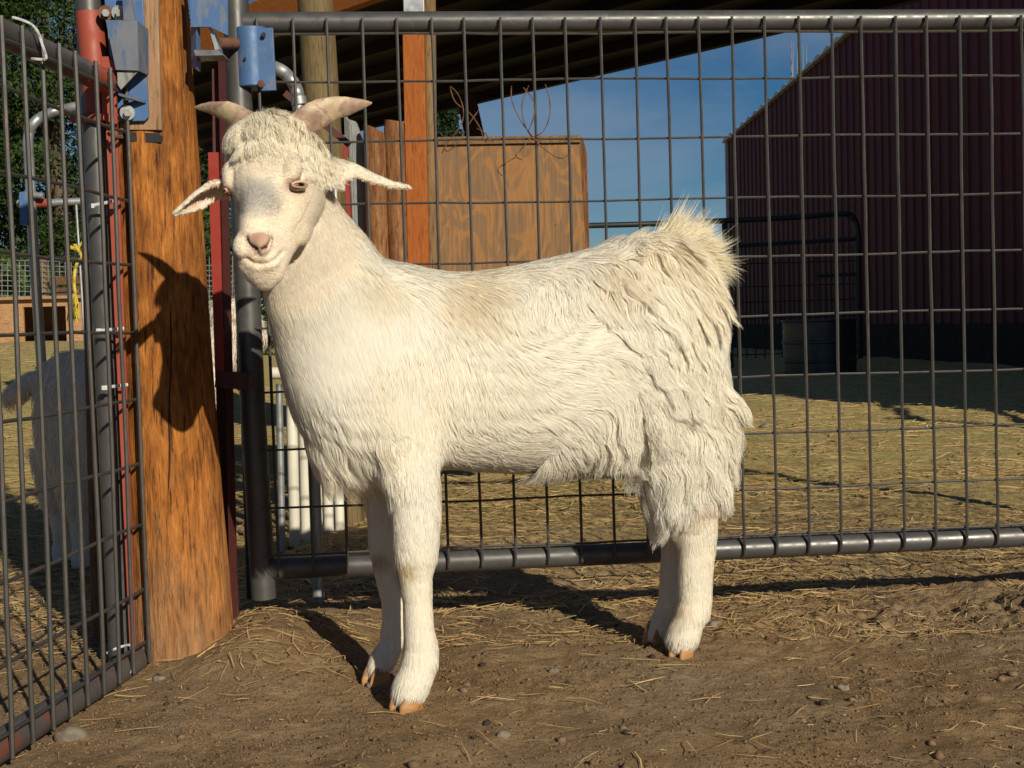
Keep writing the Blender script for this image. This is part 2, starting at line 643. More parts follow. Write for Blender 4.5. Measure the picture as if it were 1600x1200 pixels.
M['hoof'] = hoof_mat()
M['iris'] = N('eye_iris').set((0.20, 0.125, 0.06), 0.12, 0, 0.6).m
M['pupil'] = N('eye_pupil').set((0.004, 0.004, 0.004), 0.08, 0, 0.6).m
M['stone'] = paint('stone', (0.20, 0.17, 0.135), (0.13, 0.105, 0.08), 0.45, 0.9, 0, 40, 0.2, (1, 1, 1))
M['bark'] = wood('bark', (0.14, 0.10, 0.07), (0.10, 0.07, 0.05), (0.05, 0.035, 0.025), 9)
M['green_blade'] = N('green_blade').set((0.10, 0.20, 0.03), 0.5, 0, 0.3).m
M['trim'] = paint('white_trim', (0.55, 0.56, 0.58), (0.4, 0.4, 0.4), 0.3, 0.5, 0, 8)

# ------------------------------------------------------------------ ground


def axis(lo, dlo, dhi, hi, step, g):
    mid = list(np.arange(dlo, dhi + step / 2, step))
    s, x = step, mid[-1]
    up = []
    while x < hi:
        s *= g
        x += s
        up.append(x)
    s, x = step, mid[0]
    dn = []
    while x > lo:
        s *= g
        x -= s
        dn.append(x)
    return np.array(dn[::-1] + mid + up)


gx = axis(-160, -1.40, 1.35, 160, 0.0052, 1.05)
gy = axis(-25, 1.60, 3.5, 420, 0.0052, 1.017)
GX, GY = np.meshgrid(gx, gy)
GZ = terrain(GX, GY)
gv = np.stack([GX, GY, GZ], -1).reshape(-1, 3)
nx, ny = len(gx), len(gy)
ii, jj = np.meshgrid(np.arange(ny - 1), np.arange(nx - 1), indexing='ij')
q0 = (ii * nx + jj).ravel()
ground = big_mesh('ground', gv, np.stack([q0, q0 + 1, q0 + nx + 1, q0 + nx], 1), M['dirt'])
ground['kind'] = 'structure'


def scatter_straw(name, n, zfun, xspread, lrange, wrange, seed, xc=None, parent=None):
    r = np.random.default_rng(seed)
    y = zfun(r, n)
    x = (r.random(n) * 2 - 1) * xspread * y if xc is None else xc(r, n, y)
    # pieces lie in drifts
    keep = fbm(np.stack([x, y], -1) * 2.2, 3, 77) + 0.55 * r.standard_normal(n) > -0.15
    x, y = x[keep], y[keep]
    n = len(x)
    L = lrange[0] + (lrange[1] - lrange[0]) * r.random(n) ** 2.2
    w = wrange[0] + (wrange[1] - wrange[0]) * r.random(n) ** 1.5
    a = r.random(n) * math.pi * 2
    dx, dy = np.cos(a), np.sin(a)
    bend = (r.random(n) - 0.5) * 0.5 * L
    pts = []
    lift = 0.002 + 0.006 * r.random(n)
    tilt = (r.random(n) - 0.5) * 0.22 * L
    for k, s in enumerate((-0.5, 0.0, 0.5)):
        b = bend * (0.25 - s * s)
        px_ = x + dx * L * s - dy * b
        py_ = y + dy * L * s + dx * b
        pz = terrain(px_, py_) + lift + tilt * s + np.abs(tilt) * 0.4
        pts.append(np.stack([px_, py_, pz], -1))
    V = []
    side = np.stack([-dy, dx, 0 * dx], -1)
    for k in range(3):
        tap = (0.8, 1.0, 0.5)[k]
        V += [pts[k] - side * (w * tap)[:, None], pts[k] + np.array((0, 0, 1.0)) * (w * tap * 0.9)[:, None], pts[k] + side * (w * tap)[:, None]]
    V = np.stack(V, 1)
    base = np.arange(n)[:, None] * 9
    f = []
    for k in range(2):
        for j in range(2):
            f.append(base + np.array([k * 3 + j, k * 3 + j + 1, (k + 1) * 3 + j + 1, (k + 1) * 3 + j]))
    Q = np.concatenate(f)
    t = r.random(n)[:, None]
    col = (1 - t) * np.array((0.62, 0.44, 0.20)) + t * np.array((0.36, 0.22, 0.09))
    col = col * (0.7 + 0.5 * r.random(n))[:, None]
    g = (r.random(n) < np.where(y > 4, 0.14, 0.025))[:, None]
    col = np.where(g, np.array((0.30, 0.30, 0.10)), col)
    return V.reshape(-1, 3), Q, np.repeat(col, 9, 0)


sv, sq, sc_ = [], [], []
tot = 0
for args in ((620, lambda r, n: 1.62 + 0.95 * r.random(n), 0.42, (0.004, 0.075), (0.0005, 0.0014), 1),
             (3600, lambda r, n: 2.42 + 0.55 * r.random(n) ** 1.2, 0.42, (0.005, 0.075), (0.0005, 0.0015), 2),
             (13000, lambda r, n: 2.75 + 3.0 * r.random(n) ** 1.2, 0.42, (0.01, 0.11), (0.0008, 0.0022), 3),
             (24000, lambda r, n: 4.2 + 8.5 * r.random(n), 0.43, (0.02, 0.16), (0.0013, 0.0042), 4)):
    V, Q, C_ = scatter_straw('s', *args)
    sv.append(V)
    sq.append(Q + tot)
    sc_.append(C_)
    tot += len(V)
# the drift of straw against the foot of the gate post
V, Q, C_ = scatter_straw('s', 130, lambda r, n: 2.33 + 0.10 * r.standard_normal(n), 0.1, (0.01, 0.06), (0.0005, 0.0012), 5,
                         xc=lambda r, n, y: -0.44 + 0.075 * r.standard_normal(n))
sv.append(V)
sq.append(Q + tot)
sc_.append(C_)
straw = big_mesh('straw', np.concatenate(sv), np.concatenate(sq), M['straw'])
color_attr(straw.data, np.concatenate(sc_))
tag(straw, 'loose yellow straw scattered over the bare dirt yard', 'straw', kind='stuff')


def scatter_pebbles(n, seed):
    r = np.random.default_rng(seed)
    y = 1.6 + 3.4 * r.random(n) ** 1.4
    x = (r.random(n) * 2 - 1) * 0.42 * y
    size = 0.0010 + 0.0085 * r.random(n) ** 20 + 0.0014 * r.random(n) ** 2
    t = (1 + math.sqrt(5)) / 2
    ico = unit(np.array([(-1, t, 0), (1, t, 0), (-1, -t, 0), (1, -t, 0), (0, -1, t), (0, 1, t), (0, -1, -t), (0, 1, -t), (t, 0, -1), (t, 0, 1), (-t, 0, -1), (-t, 0, 1)]))
    tri = np.array([(0, 11, 5), (0, 5, 1), (0, 1, 7), (0, 7, 10), (0, 10, 11), (1, 5, 9), (5, 11, 4), (11, 10, 2), (10, 7, 6), (7, 1, 8), (3, 9, 4), (3, 4, 2), (3, 2, 6), (3, 6, 8), (3, 8, 9), (4, 9, 5), (2, 4, 11), (6, 2, 10), (8, 6, 7), (9, 8, 1)])
    V = ico[None] * size[:, None, None] * (0.55 + 0.8 * r.random((n, 12, 1)))
    V[..., 2] *= 0.7
    V = V + np.stack([x, y, terrain(x, y) + size * 0.25], -1)[:, None]
    Q = (np.arange(n)[:, None, None] * 12 + tri[None]).reshape(-1, 3)
    t = r.random((n, 1))
    col = (1 - t) * np.array((0.14, 0.088, 0.05)) + t * np.array((0.20, 0.138, 0.085))
    dk = r.random((n, 1)) < 0.30
    col = np.where(dk, np.array((0.045, 0.034, 0.026)), col)
    return V.reshape(-1, 3), Q, np.repeat(col, 12, 0)




def scatter_crumbs(n, seed):
    """crumbs of dry dirt, a few millimetres each"""
    r = np.random.default_rng(seed)
    y = 1.6 + 2.2 * r.random(n) ** 1.2
    x = (r.random(n) * 2 - 1) * 0.42 * y
    keep = fbm(np.stack([x, y], -1) * 5, 3, 66) + 0.5 * r.standard_normal(n) > 0
    x, y = x[keep], y[keep]
    n = len(x)
    size = 0.0009 + 0.0016 * r.random(n) ** 2 + 0.002 * r.random(n) ** 12
    o8 = np.array([(1, 0, 0), (0, 1, 0), (-1, 0, 0), (0, -1, 0), (0, 0, 1), (0, 0, -1)], float)
    tri = np.array([(0, 1, 4), (1, 2, 4), (2, 3, 4), (3, 0, 4), (1, 0, 5), (2, 1, 5), (3, 2, 5), (0, 3, 5)])
    V = o8[None] * size[:, None, None] * (0.5 + r.random((n, 6, 1)))
    a = r.random(n) * 6.28
    ca, sa = np.cos(a)[:, None], np.sin(a)[:, None]
    V = np.stack([V[..., 0] * ca - V[..., 1] * sa, V[..., 0] * sa + V[..., 1] * ca, V[..., 2] * 0.8], -1)
    V = V + np.stack([x, y, terrain(x, y) + size * 0.3], -1)[:, None]
    Q = (np.arange(n)[:, None, None] * 6 + tri[None]).reshape(-1, 3)
    t = r.random((n, 1))
    col = (1 - t) * np.array((0.13, 0.078, 0.040)) + t * np.array((0.25, 0.158, 0.082))
    col = np.where(r.random((n, 1)) < 0.12, np.array((0.05, 0.035, 0.025)), col)
    return V.reshape(-1, 3), Q, np.repeat(col, 6, 0)


V, Q, C_ = scatter_pebbles(4800, 9)
V2, Q2, C2 = scatter_crumbs(60000, 19)
Q = np.concatenate([Q, Q2 + len(V)])
V = np.concatenate([V, V2])
C_ = np.concatenate([C_, C2])
peb = big_mesh('gravel', V, Q, M['stone_bits'], smooth=False)
color_attr(peb.data, C_)
tag(peb, 'small clods, droppings and grit lying on the bare dirt', 'gravel', kind='stuff')

# ------------------------------------------------------------------ right wire gate
G0 = P(412, 930, 2.50)
GD = np.array((math.cos(R(5.5)), math.sin(R(5.5)), 0))        # along the gate
GN = np.array((GD[1], -GD[0], 0))                             # towards the camera
UP = np.array((0, 0, 1.0))


def G(a, z, off=0.0):
    p = np.array((G0[0], G0[1], 0)) + GD * a + GN * off
    p[2] = z
    return p


ROWS = [1.086, 1.000, 0.8897, 0.774, 0.663, 0.550, 0.433, 0.324, 0.2165, 0.128]
GTOP, GBOT, GLEN = 1.112, 0.100, 2.60
g = thing('wire_gate', 'long grey tube gate filled with welded wire mesh, standing behind the white goat', 'gate', G(0, GROUND))
top_tilt = P(400, 30, 2.5)
sx = top_tilt - G0
MB().tube([G(0, 0.045), G(-0.008, 0.4), G(-0.012, 0.8), G(-0.014, 1.28)], 0.0235, 14).build('stile', M['gate_steel'], g)
MB().tube([G(0.0, GTOP), G(GLEN, GTOP)], 0.0195, 14).build('top_rail', M['gate_steel'], g)
MB().tube([G(0.0, GBOT), G(GLEN, GBOT)], 0.0205, 14).build('bottom_rail', M['gate_steel'], g)
MB().tube([G(GLEN, 0.06), G(GLEN, 1.16)], 0.0235, 14).build('stile', M['gate_steel'], g)
m = MB()
rw = np.random.default_rng(3)
a = 0.032
k = 0
while a < GLEN - 0.02:
    zs = np.linspace(0.092, 1.114, 12)
    wob = np.cumsum(rw.normal(0, 0.0005, 12))
    path = [G(a + w - 0.006 * (z - 0.1), z, 0.0255 + 0.0006 * rw.normal()) for w, z in zip(wob, zs)]
    m.tube(path, 0.0030, 6)
    a += 0.0632
    k += 1
for z in ROWS:
    xs = np.linspace(0.005, GLEN, 60)
    wob = 0.0012 * np.sin(xs * 9 + z * 40) + rw.normal(0, 0.0004, 60)
    m.tube([G(x, z + w, 0.0205) for x, w in zip(xs, wob)], 0.0023, 6)
m.build('wire_mesh', M['wire'], g)
# blue hinge sleeve and strap on the stile
hs = MB()
c0, c1 = P(391, 45, 2.498), P(396, 138, 2.498)
ca = MB().tube([c0, c1], 0.031, 20)
o = ca.build('hinge_sleeve', M['blue'], g, bevel=0.002)
b = MB().tube([P(383, 91, 2.466), P(383, 91, 2.462)], 0.0025, 8).build('bolt', M['black'], o)
st = MB()
st.beam(P(414, 44, 2.475), P(419, 142, 2.475), 0.006, 0.030, (1, 0, 0.2))
o = st.build('hinge_strap', M['blue'], g, bevel=0.001)
MB().tube([P(412, 54, 2.472), P(412, 54, 2.462)], 0.0042, 10).build('bolt', M['black'], o)
MB().tube([P(408, 131, 2.474), P(408, 131, 2.458)], [0.0075, 0.0065], 6).build('bolt', M['rust'], o)

# loose wires tangled in the mesh above the plywood
w = MB()


def sq(pts, Z, r=0.0012, sub=6):
    p = np.array(pts, float)
    t = np.linspace(0, len(p) - 1, (len(p) - 1) * sub + 1)
    i = np.clip(np.floor(t).astype(int), 0, len(p) - 2)
    f = (t - i)[:, None]
    p0, p1 = p[np.clip(i - 1, 0, None)], p[i]
    p2, p3 = p[i + 1], p[np.clip(i + 2, None, len(p) - 1)]
    c = 0.5 * ((2 * p1) + (-p0 + p2) * f + (2 * p0 - 5 * p1 + 4 * p2 - p3) * f ** 2 + (-p0 + 3 * p1 - 3 * p2 + p3) * f ** 3)
    return [P(a_, b_, Z + 0.004 * math.sin(k_ * 0.9)) for k_, (a_, b_) in enumerate(c)]


for pts in ([(703, 137), (712, 160), (735, 178), (750, 200), (757, 220), (768, 216)],
            [(704, 135), (716, 148), (724, 172), (720, 196), (700, 222), (690, 240)],
            [(748, 172), (734, 192), (716, 222), (700, 236), (694, 232)],
            [(799, 135), (800, 158), (812, 186), (828, 208), (845, 228), (870, 246), (886, 244), (892, 229)],
            [(818, 137), (834, 158), (834, 182), (826, 204)],
            [(826, 134), (816, 160), (818, 188), (830, 213), (845, 222)],
            [(852, 132), (859, 158), (858, 184), (848, 206), (830, 216), (812, 236), (806, 244), (816, 250)],
            [(746, 201), (758, 208), (765, 218), (772, 222)],
            [(805, 246), (788, 256), (778, 266), (785, 275)]):
    w.tube(sq(pts, 2.515), 0.0011, 5)
tag(w.build('loose_wire', M['rust']), 'thin rusty wire loops tangled in the gate mesh above the plywood', 'wire')

# ------------------------------------------------------------------ gate post with its brackets
pc = P(288, 1010, 2.40)
pb = np.array((pc[0], pc[1], GROUND))
post = thing('gate_post', 'thick orange brown peeled log post with blue brackets and the goat shadow across it', 'post', pb)
rings = []
pth = np.arange(40) * 2 * math.pi / 40
for z in np.linspace(-0.12, 1.45, 60):
    t = (z + 0.12) / 1.57
    cx, cy = pb[0] - 0.035 * t + 0.0, pb[1]
    r0 = 0.0865 - 0.012 * t + 0.006 * math.exp(-((z) / 0.25) ** 2)
    rr = r0 * (1 + 0.02 * fbm(np.stack([np.cos(pth) * 1.5, np.sin(pth) * 1.5, np.full(40, z * 2.0)], -1), 3, 5)
               + 0.010 * fbm(np.stack([np.cos(pth) * 7, np.sin(pth) * 7, np.full(40, z * 1.5)], -1), 2, 15))
    rings.append(np.stack([cx + rr * np.cos(pth), cy + rr * np.sin(pth), np.full(40, z)], -1))
MB().loft(rings).build('log', M['post'], post)
# drying cracks: thin dark splits down the face
ck = MB()
for (u0, v0, u1, v1) in ((268, 470, 262, 880), (205, 420, 216, 900), (240, 930, 246, 1050), (226, 620, 231, 720), (250, 700, 254, 860), (222, 300, 232, 360)):
    pts = []
    for s in np.linspace(0, 1, 12):
        u, v = u0 + (u1 - u0) * s + 1.2 * math.sin(s * 17 + u0), v0 + (v1 - v0) * s
        q = P(u, v, 2.4)
        cx = pb[0] - 0.035 * (q[2] + 0.12) / 1.57
        dxx = q[0] - cx
        rr = 0.0865 - 0.012 * (q[2] + 0.12) / 1.57
        yy = pb[1] - math.sqrt(max(rr * rr - dxx * dxx, 0.0005)) - 0.0005
        pts.append(P(u, v, yy))
    ck.tube(pts, [0.0004] + [0.0016] * 10 + [0.0003], 5)
ck.build('crack', M['dark_wood'], post)
# pale plank let into the face and a flat black strip put in as the bracket's shadow below it
pl = MB()
pl.prism([P(184, -30, 2.318), P(246, -30, 2.318), P(252, 203, 2.318), P(188, 203, 2.318)], (0, 0.012, 0))
pl.build('plank', M['plank_tan'], post, bevel=0.001)
MB().prism([P(186, 206, 2.322), P(247, 208, 2.322), P(254, 213, 2.322), P(252, 222, 2.322), P(225, 223, 2.322), P(186, 219, 2.322)], (0, 0.004, 0)).build('bracket_shadow', M['black'], post)
# left bracket: plate, folded channel, wedge, washers
Zb = 2.308
br = MB().prism([P(160, -30, Zb), P(222, -30, Zb), P(232, 183, Zb), P(226, 189, Zb), P(184, 190, Zb), P(178, 150, Zb)], (0, 0.006, 0)).build('bracket_plate', M['blue'], post, bevel=0.001)
ch = MB()
ch.prism([P(165, 31, 2.262), P(211, 32, 2.262), P(213, 110, 2.262), P(181, 109, 2.262)], (0, 0.005, 0))
ch.prism([P(211, 32, 2.262), P(228, 45, 2.306), P(229, 117, 2.306), P(213, 110, 2.262)], (0.003, 0.003, 0))
ch.prism([P(190, -30, 2.262), P(200, -30, 2.262), P(211, 32, 2.262), P(193, 31, 2.262)], (0, 0.005, 0))
ch.build('channel', M['worn_blue'], br, smooth=False)
MB().prism([P(185, 145, 2.255), P(227, 157, 2.304), P(227, 161, 2.304), P(185, 149, 2.255)], (0.002, 0.03, 0)).build('ledge', M['worn_blue'], br, smooth=False)
MB().prism([P(183, 113, 2.268), P(217, 110, 2.268), P(189, 140, 2.268), P(184, 132, 2.268)], (0, 0.004, 0)).build('latch_tongue', M['grey_board'], br, smooth=False)
for (u, v, mt) in ((165, 20, 'rust'), (186, 20, 'galv'), (199, 176, 'galv')):
    wz = MB().tube([P(u, v, 2.302), P(u, v, 2.296)], 0.0125, 18).build('washer', M[mt], br)
    MB().tube([P(u, v, 2.296), P(u, v, 2.286)], 0.0065, 6).build('bolt', M['galv'], wz)
# right bracket
Zr = 2.345
rb = MB().prism([P(296, -30, Zr), P(306, -30, Zr - 0.02), P(308, 110, Zr - 0.02), P(299, 105, Zr)], (0.002, 0.02, 0)).build('bracket_plate', M['blue'], post, bevel=0.001)
MB().prism([P(296, -30, 2.318), P(356, -30, 2.318), P(356, 55, 2.318), P(328, 42, 2.318), P(298, 42, 2.318)], (0, 0.006, 0)).build('channel', M['blue'], rb, smooth=False)
MB().prism([P(303, 78, 2.315), P(342, 78, 2.315), P(349, 86, 2.30), P(305, 87, 2.30)], (0, 0.05, 0)).build('ledge', M['galv'], rb, smooth=False)
MB().prism([P(326, 42, 2.33), P(332, 46, 2.33), P(343, 77, 2.33), P(336, 78, 2.33)], (0, 0.03, 0)).build('latch_tongue', M['galv'], rb, smooth=False)
MB().tube([P(340, 68, 2.41), P(368, 68, 2.47)], 0.0105, 12).build('hinge_pin', M['rust'], rb)

# ------------------------------------------------------------------ red steel upright beside the post, rusty rod
r_ = thing('steel_upright', 'bright red steel channel standing against the right side of the log post', 'post', np.append(P(342, 965, 2.44)[:2], GROUND))
MB().prism([P(325, 238, 2.43), P(341, 238, 2.43), P(350, 590, 2.43), P(336, 590, 2.43)], (0, 0.008, 0)).build('front_flange', M['bright_red'], r_, smooth=False)
MB().prism([P(340, 60, 2.436), P(351, 60, 2.46), P(371, 968, 2.46), P(360, 975, 2.436)], (0, 0.008, 0)).build('side_flange', M['maroon'], r_, smooth=False)  # dark red stands for the shade on the channel's upper end
MB().prism([P(331, 100, 2.462), P(352, 100, 2.462), P(356, 590, 2.462), P(373, 970, 2.462), P(345, 970, 2.462), P(337, 590, 2.462)], (0, 0.008, 0)).build('web', M['maroon'], r_, smooth=False)  # shaded stretches of the red channel, put in as dark red
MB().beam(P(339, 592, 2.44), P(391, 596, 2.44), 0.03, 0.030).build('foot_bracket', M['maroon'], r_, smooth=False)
rd = thing('steel_rod', 'rusty ridged rod hanging upright between the red channel and the gate', 'rod', np.append(P(375, 940, 2.60)[:2], GROUND))
zz = np.linspace(0, 1, 90)
MB().tube([P(366 + 9 * s, 60 + 550 * s, 2.6) for s in zz], 0.0055 + 0.0010 * np.sin(zz * 280), 8).build('rod', M['rust'], rd)
MB().tube([P(381 + 11 * s, 600 + 335 * s, 2.62) for s in (0, 0.5, 1)], 0.0085, 8).build('lower_rod', M['black'], rd)

# ------------------------------------------------------------------ left wire gate
LS = P(176, 620, 2.31)
LD = unit(np.array((-0.041, -0.44, 0)))
LN = np.array((-LD[1], LD[0], 0)) * 1.0
if LN[0] < 0:
    LN = -LN                                                  # towards the yard on the right


def Lp(a, z, off=0.0):
    p = np.array((-0.668, 2.315, 0)) + LD * a + LN * off
    p[2] = z
    return p


lg = thing('wire_gate', 'wire mesh gate with red painted end, half open on the left of the log post', 'gate', Lp(0, GROUND))
MB().tube([P(136, -40, 2.335), P(160, 400, 2.335), P(191, 1035, 2.335)], 0.0225, 14).build('stile', M['gate_steel'], lg)
MB().tube([P(140, 20, 2.33), P(148, 110, 2.33), P(153, 180, 2.33)], 0.0237, 14).build('stile_sleeve', M['red'], lg)
lrail = MB().tube([Lp(0.0, 0.972), Lp(1.6, 0.985)], 0.0205, 14).build('top_rail', M['gate_steel'], lg)
MB().tube([Lp(0.0, 0.972), Lp(0.13, 0.973)], 0.0212, 14).build('rail_sleeve', M['red'], lrail)
MB().tube([Lp(-0.02, -0.022), Lp(0.4, -0.012), Lp(1.6, -0.005)], 0.022, 14).build('bottom_rail', M['rusty_rail'], lg)
m = MB()
a = 0.012
while a < 1.0:
    zs = np.linspace(-0.022, 0.985, 12)
    wob = np.cumsum(rw.normal(0, 0.0012, 12)) + 0.02 * (zs < 0.3) * (0.3 - zs) * (1 if a > 0.05 else 0)
    lean = -0.022 * (zs - 0.4)
    m.tube([Lp(a + w + l * -0.4, z, 0.028) for w, l, z in zip(wob, lean, zs)], 0.0036, 6)
    a += 0.0632
for z in [0.957] + ROWS[2:9] + [0.105, 0.012]:
    xs = np.linspace(-0.045, 1.0, 30)
    m.tube([Lp(x, z + w, 0.0215) for x, w in zip(xs, 0.0015 * np.sin(xs * 11 + z * 31) + rw.normal(0, 0.0004, 30))], 0.0030, 6)
m.build('wire_mesh', M['wire'], lg)
# flat red bar with its latch tab on the end of the gate
o = MB().prism([P(160, 95, 2.30), P(178, 100, 2.30), P(183, 190, 2.30), P(213, 1040, 2.30), P(204, 1040, 2.30), P(165, 190, 2.30)], (0, 0.006, 0)).build('end_bar', M['red'], lg, smooth=False)
MB().prism([P(157, 88, 2.285), P(171, 88, 2.285), P(179, 100, 2.285), P(183, 193, 2.285), P(172, 196, 2.285), P(160, 185, 2.285)], (0, 0.008, 0)).build('latch_tab', M['red'], o, bevel=0.001)
MB().tube([P(168, 184, 2.284), P(168, 184, 2.276)], 0.0075, 12).build('bolt', M['red'], o)
MB().tube([P(112, 186, 2.31), P(160, 184, 2.30)], 0.0075, 8).build('latch_pin', M['red'], o)
MB().prism([P(128, 160, 2.32), P(147, 130, 2.32), P(151, 185, 2.32), P(133, 186, 2.32)], (0, 0.006, 0)).build('gusset', M['red'], o, smooth=False)
for (u, v, u2, v2) in ((150, 124, 187, 131), (170, 212, 190, 214)):
    MB().tube([P(u, v - 3, 2.28), P((u + u2) / 2, v + 2, 2.262), P(u2, v2, 2.285)], 0.0036, 6).build('tie_wire', M['rust'], lg)
for (u, v, u2, v2) in ((139, 322, 184, 313), (150, 517, 194, 513), (160, 606, 200, 601)):
    zt = MB()
    zt.beam(P(u, v, 2.285), P(u2, v2, 2.272), 0.002, 0.0055)
    zt.box(P(u + 4, v, 2.28), (0.010, 0.008, 0.008))
    zt.build('zip_tie', M['zip'], lg, bevel=0.001)
MB().tube(sq([(168, 1020), (182, 1013), (203, 1008), (209, 1020), (206, 1045), (195, 1060)], 2.24), 0.0022, 6).build('zip_tie', M['zip'], lg)
MB().tube(sq([(20, 27), (45, 36), (58, 48), (66, 70), (72, 90), (66, 93), (50, 92)], 1.96), 0.0022, 6).build('tie_wire', M['zip'], lg)

# brown wooden post behind the left gate
bp = MB()
bz = P(166, 1000, 2.56)
bp.tube([np.append(bz[:2], -0.15), P(158, 600, 2.56), P(148, 200, 2.56), P(141, -60, 2.56)], 0.029, 16)
tag(bp.build('brown_post', M['brown_wood']), 'dark brown wooden post in shade behind the end of the left gate', 'post')

# ------------------------------------------------------------------ galvanised gate beyond, left
pg = thing('pipe_gate', 'galvanised round cornered pipe gate with blue and red hinge parts beyond the left gate', 'gate', np.append(P(64, 600, 3.6)[:2], GROUND))
o = MB().tube(sq([(160, 160), (112, 168), (80, 176), (55, 190), (44, 215), (46, 260), (52, 380), (58, 470), (65, 572)], 3.6), 0.0135, 12).build('frame', M['galv'], pg)
MB().tube([P(28, 318, 3.62), P(60, 318, 3.62), P(136, 314, 3.64)], 0.0105, 10).build('middle_rail', M['galv'], pg)
MB().prism([P(30, 300, 3.56), P(43, 299, 3.56), P(43, 350, 3.56), P(31, 351, 3.56)], (0, 0.05, 0)).build('hinge_plate', M['blue'], pg, smooth=False)
MB().tube([P(43, 304, 3.58), P(68, 306, 3.58)], 0.009, 10).build('hinge_bolt', M['galv'], pg)
MB().tube([P(50, 318, 3.61), P(78, 317, 3.61)], 0.0125, 10).build('red_sleeve', M['red'], pg)
mm = MB()
for v in (404, 460, 522, 575):
    mm.tube([P(55, v, 3.62), P(140, v - 6, 3.63)], 0.0028, 6)
mm.tube([P(119, 320, 3.61), P(126, 430, 3.61), P(133, 545, 3.61)], 0.0032, 6)
mm.build('wire_mesh', M['galv'], pg)
tw = thing('baling_twine', 'knotted yellow baling twine with a frayed tail hanging on the galvanised gate', 'twine', P(122, 470, 3.58))
MB().tube(sq([(117, 385), (123, 392), (128, 402), (121, 410), (117, 425), (116, 445), (118, 460)], 3.585), 0.0045, 6).build('cord', M['yellow'], tw)
fr = MB()
for k in range(34):
    u = 116 + rw.normal() * 3.0
    fr.tube([P(117 + rw.normal(), 458, 3.585), P(u, 475, 3.58 + 0.01 * rw.normal()), P(u + rw.normal() * 2.5, 496 + 6 * rw.normal(), 3.58 + 0.012 * rw.normal())], 0.0016, 4)
fr.build('frayed_end', M['yellow'], tw)
fr = MB()
for k in range(10):
    fr.tube([P(122, 390, 3.585), P(119 + rw.normal() * 5, 383 + rw.normal() * 4, 3.58)], 0.0028, 4)
fr.build('knot', M['yellow'], tw)

# ------------------------------------------------------------------ far left: hutch, fence, trees
Zh = 14.0


def TP(u, Z):
    p = P(u, 500, Z)
    p[2] = float(terrain(p[0], p[1], False))
    return p


h0, h1 = TP(-60, Zh), TP(136, Zh)
hz = h0[2]
hut = thing('animal_hutch', 'low tan plywood shelter with a square dark doorway far beyond the left gate', 'hutch', (h0 + h1) / 2)
ztop = P(60, 468, Zh)[2]
dl, drr = P(37, 480, Zh)[0], P(103, 480, Zh)[0]
dtop = P(70, 479, Zh)[2]
y0 = h0[1]
m = MB()
m.box(((h0[0] + dl) / 2, y0, (hz - 0.1 + ztop) / 2), (dl - h0[0], 0.03, ztop - hz + 0.1))
m.box(((drr + h1[0]) / 2, y0, (hz - 0.1 + ztop) / 2), (h1[0] - drr, 0.03, ztop - hz + 0.1))
m.box(((dl + drr) / 2, y0, (dtop + ztop) / 2), (drr - dl, 0.03, ztop - dtop))
m.box((h0[0] + 0.015, y0 + 0.5, (hz - 0.1 + ztop) / 2), (0.03, 0.96, ztop - hz + 0.1))
m.box((h1[0] - 0.015, y0 + 0.5, (hz - 0.1 + ztop) / 2), (0.03, 0.96, ztop - hz + 0.1))
m.box(((h0[0] + h1[0]) / 2, y0 + 1.0, (hz - 0.1 + ztop) / 2), (h1[0] - h0[0], 0.03, ztop - hz + 0.1))
m.build('wall', M['hutch'], hut, smooth=False)
MB().box(((h0[0] + h1[0]) / 2, y0 + 0.48, ztop + 0.017), (h1[0] - h0[0] + 0.1, 1.15, 0.03)).build('roof', M['plank_tan'], hut, smooth=False)

Zf = 17.0
ff = thing('wire_fence', 'old wire mesh fence with wooden posts in front of the trees at far left', 'fence', TP(60, Zf))
for u in (-30, 70, 210, 372):
    b = TP(u, Zf)
    t = P(u, 400, Zf)
    MB().tube([b - UP * 0.2, (b[0], b[1], t[2])], 0.055, 8).build('post', M['pole'], ff)
m = MB()
for k in range(11):
    v = 408 + 8 * k
    m.tube([(P(u, v, Zf)[0], P(u, v, Zf - 0.07)[1], P(u, v + 0.026 * (u - 60), Zf)[2]) for u in (-60, 60, 200, 400)], 0.006, 4)
for u in range(-60, 400, 9):
    m.tube([P(u, 408 - 0.026 * (u - 60), Zf - 0.07), P(u, 490, Zf - 0.07)], 0.005, 4)
m.build('wire_mesh', M['galv'], ff)
for (u0, v0, u1, v1) in ((78, 440, 200, 432), (85, 456, 205, 452)):
    MB().beam(P(u0, v0, Zf - 0.15), P(u1, v1, Zf - 0.15), 0.05, 0.10).build('board', M['brown_wood'], ff, smooth=False)


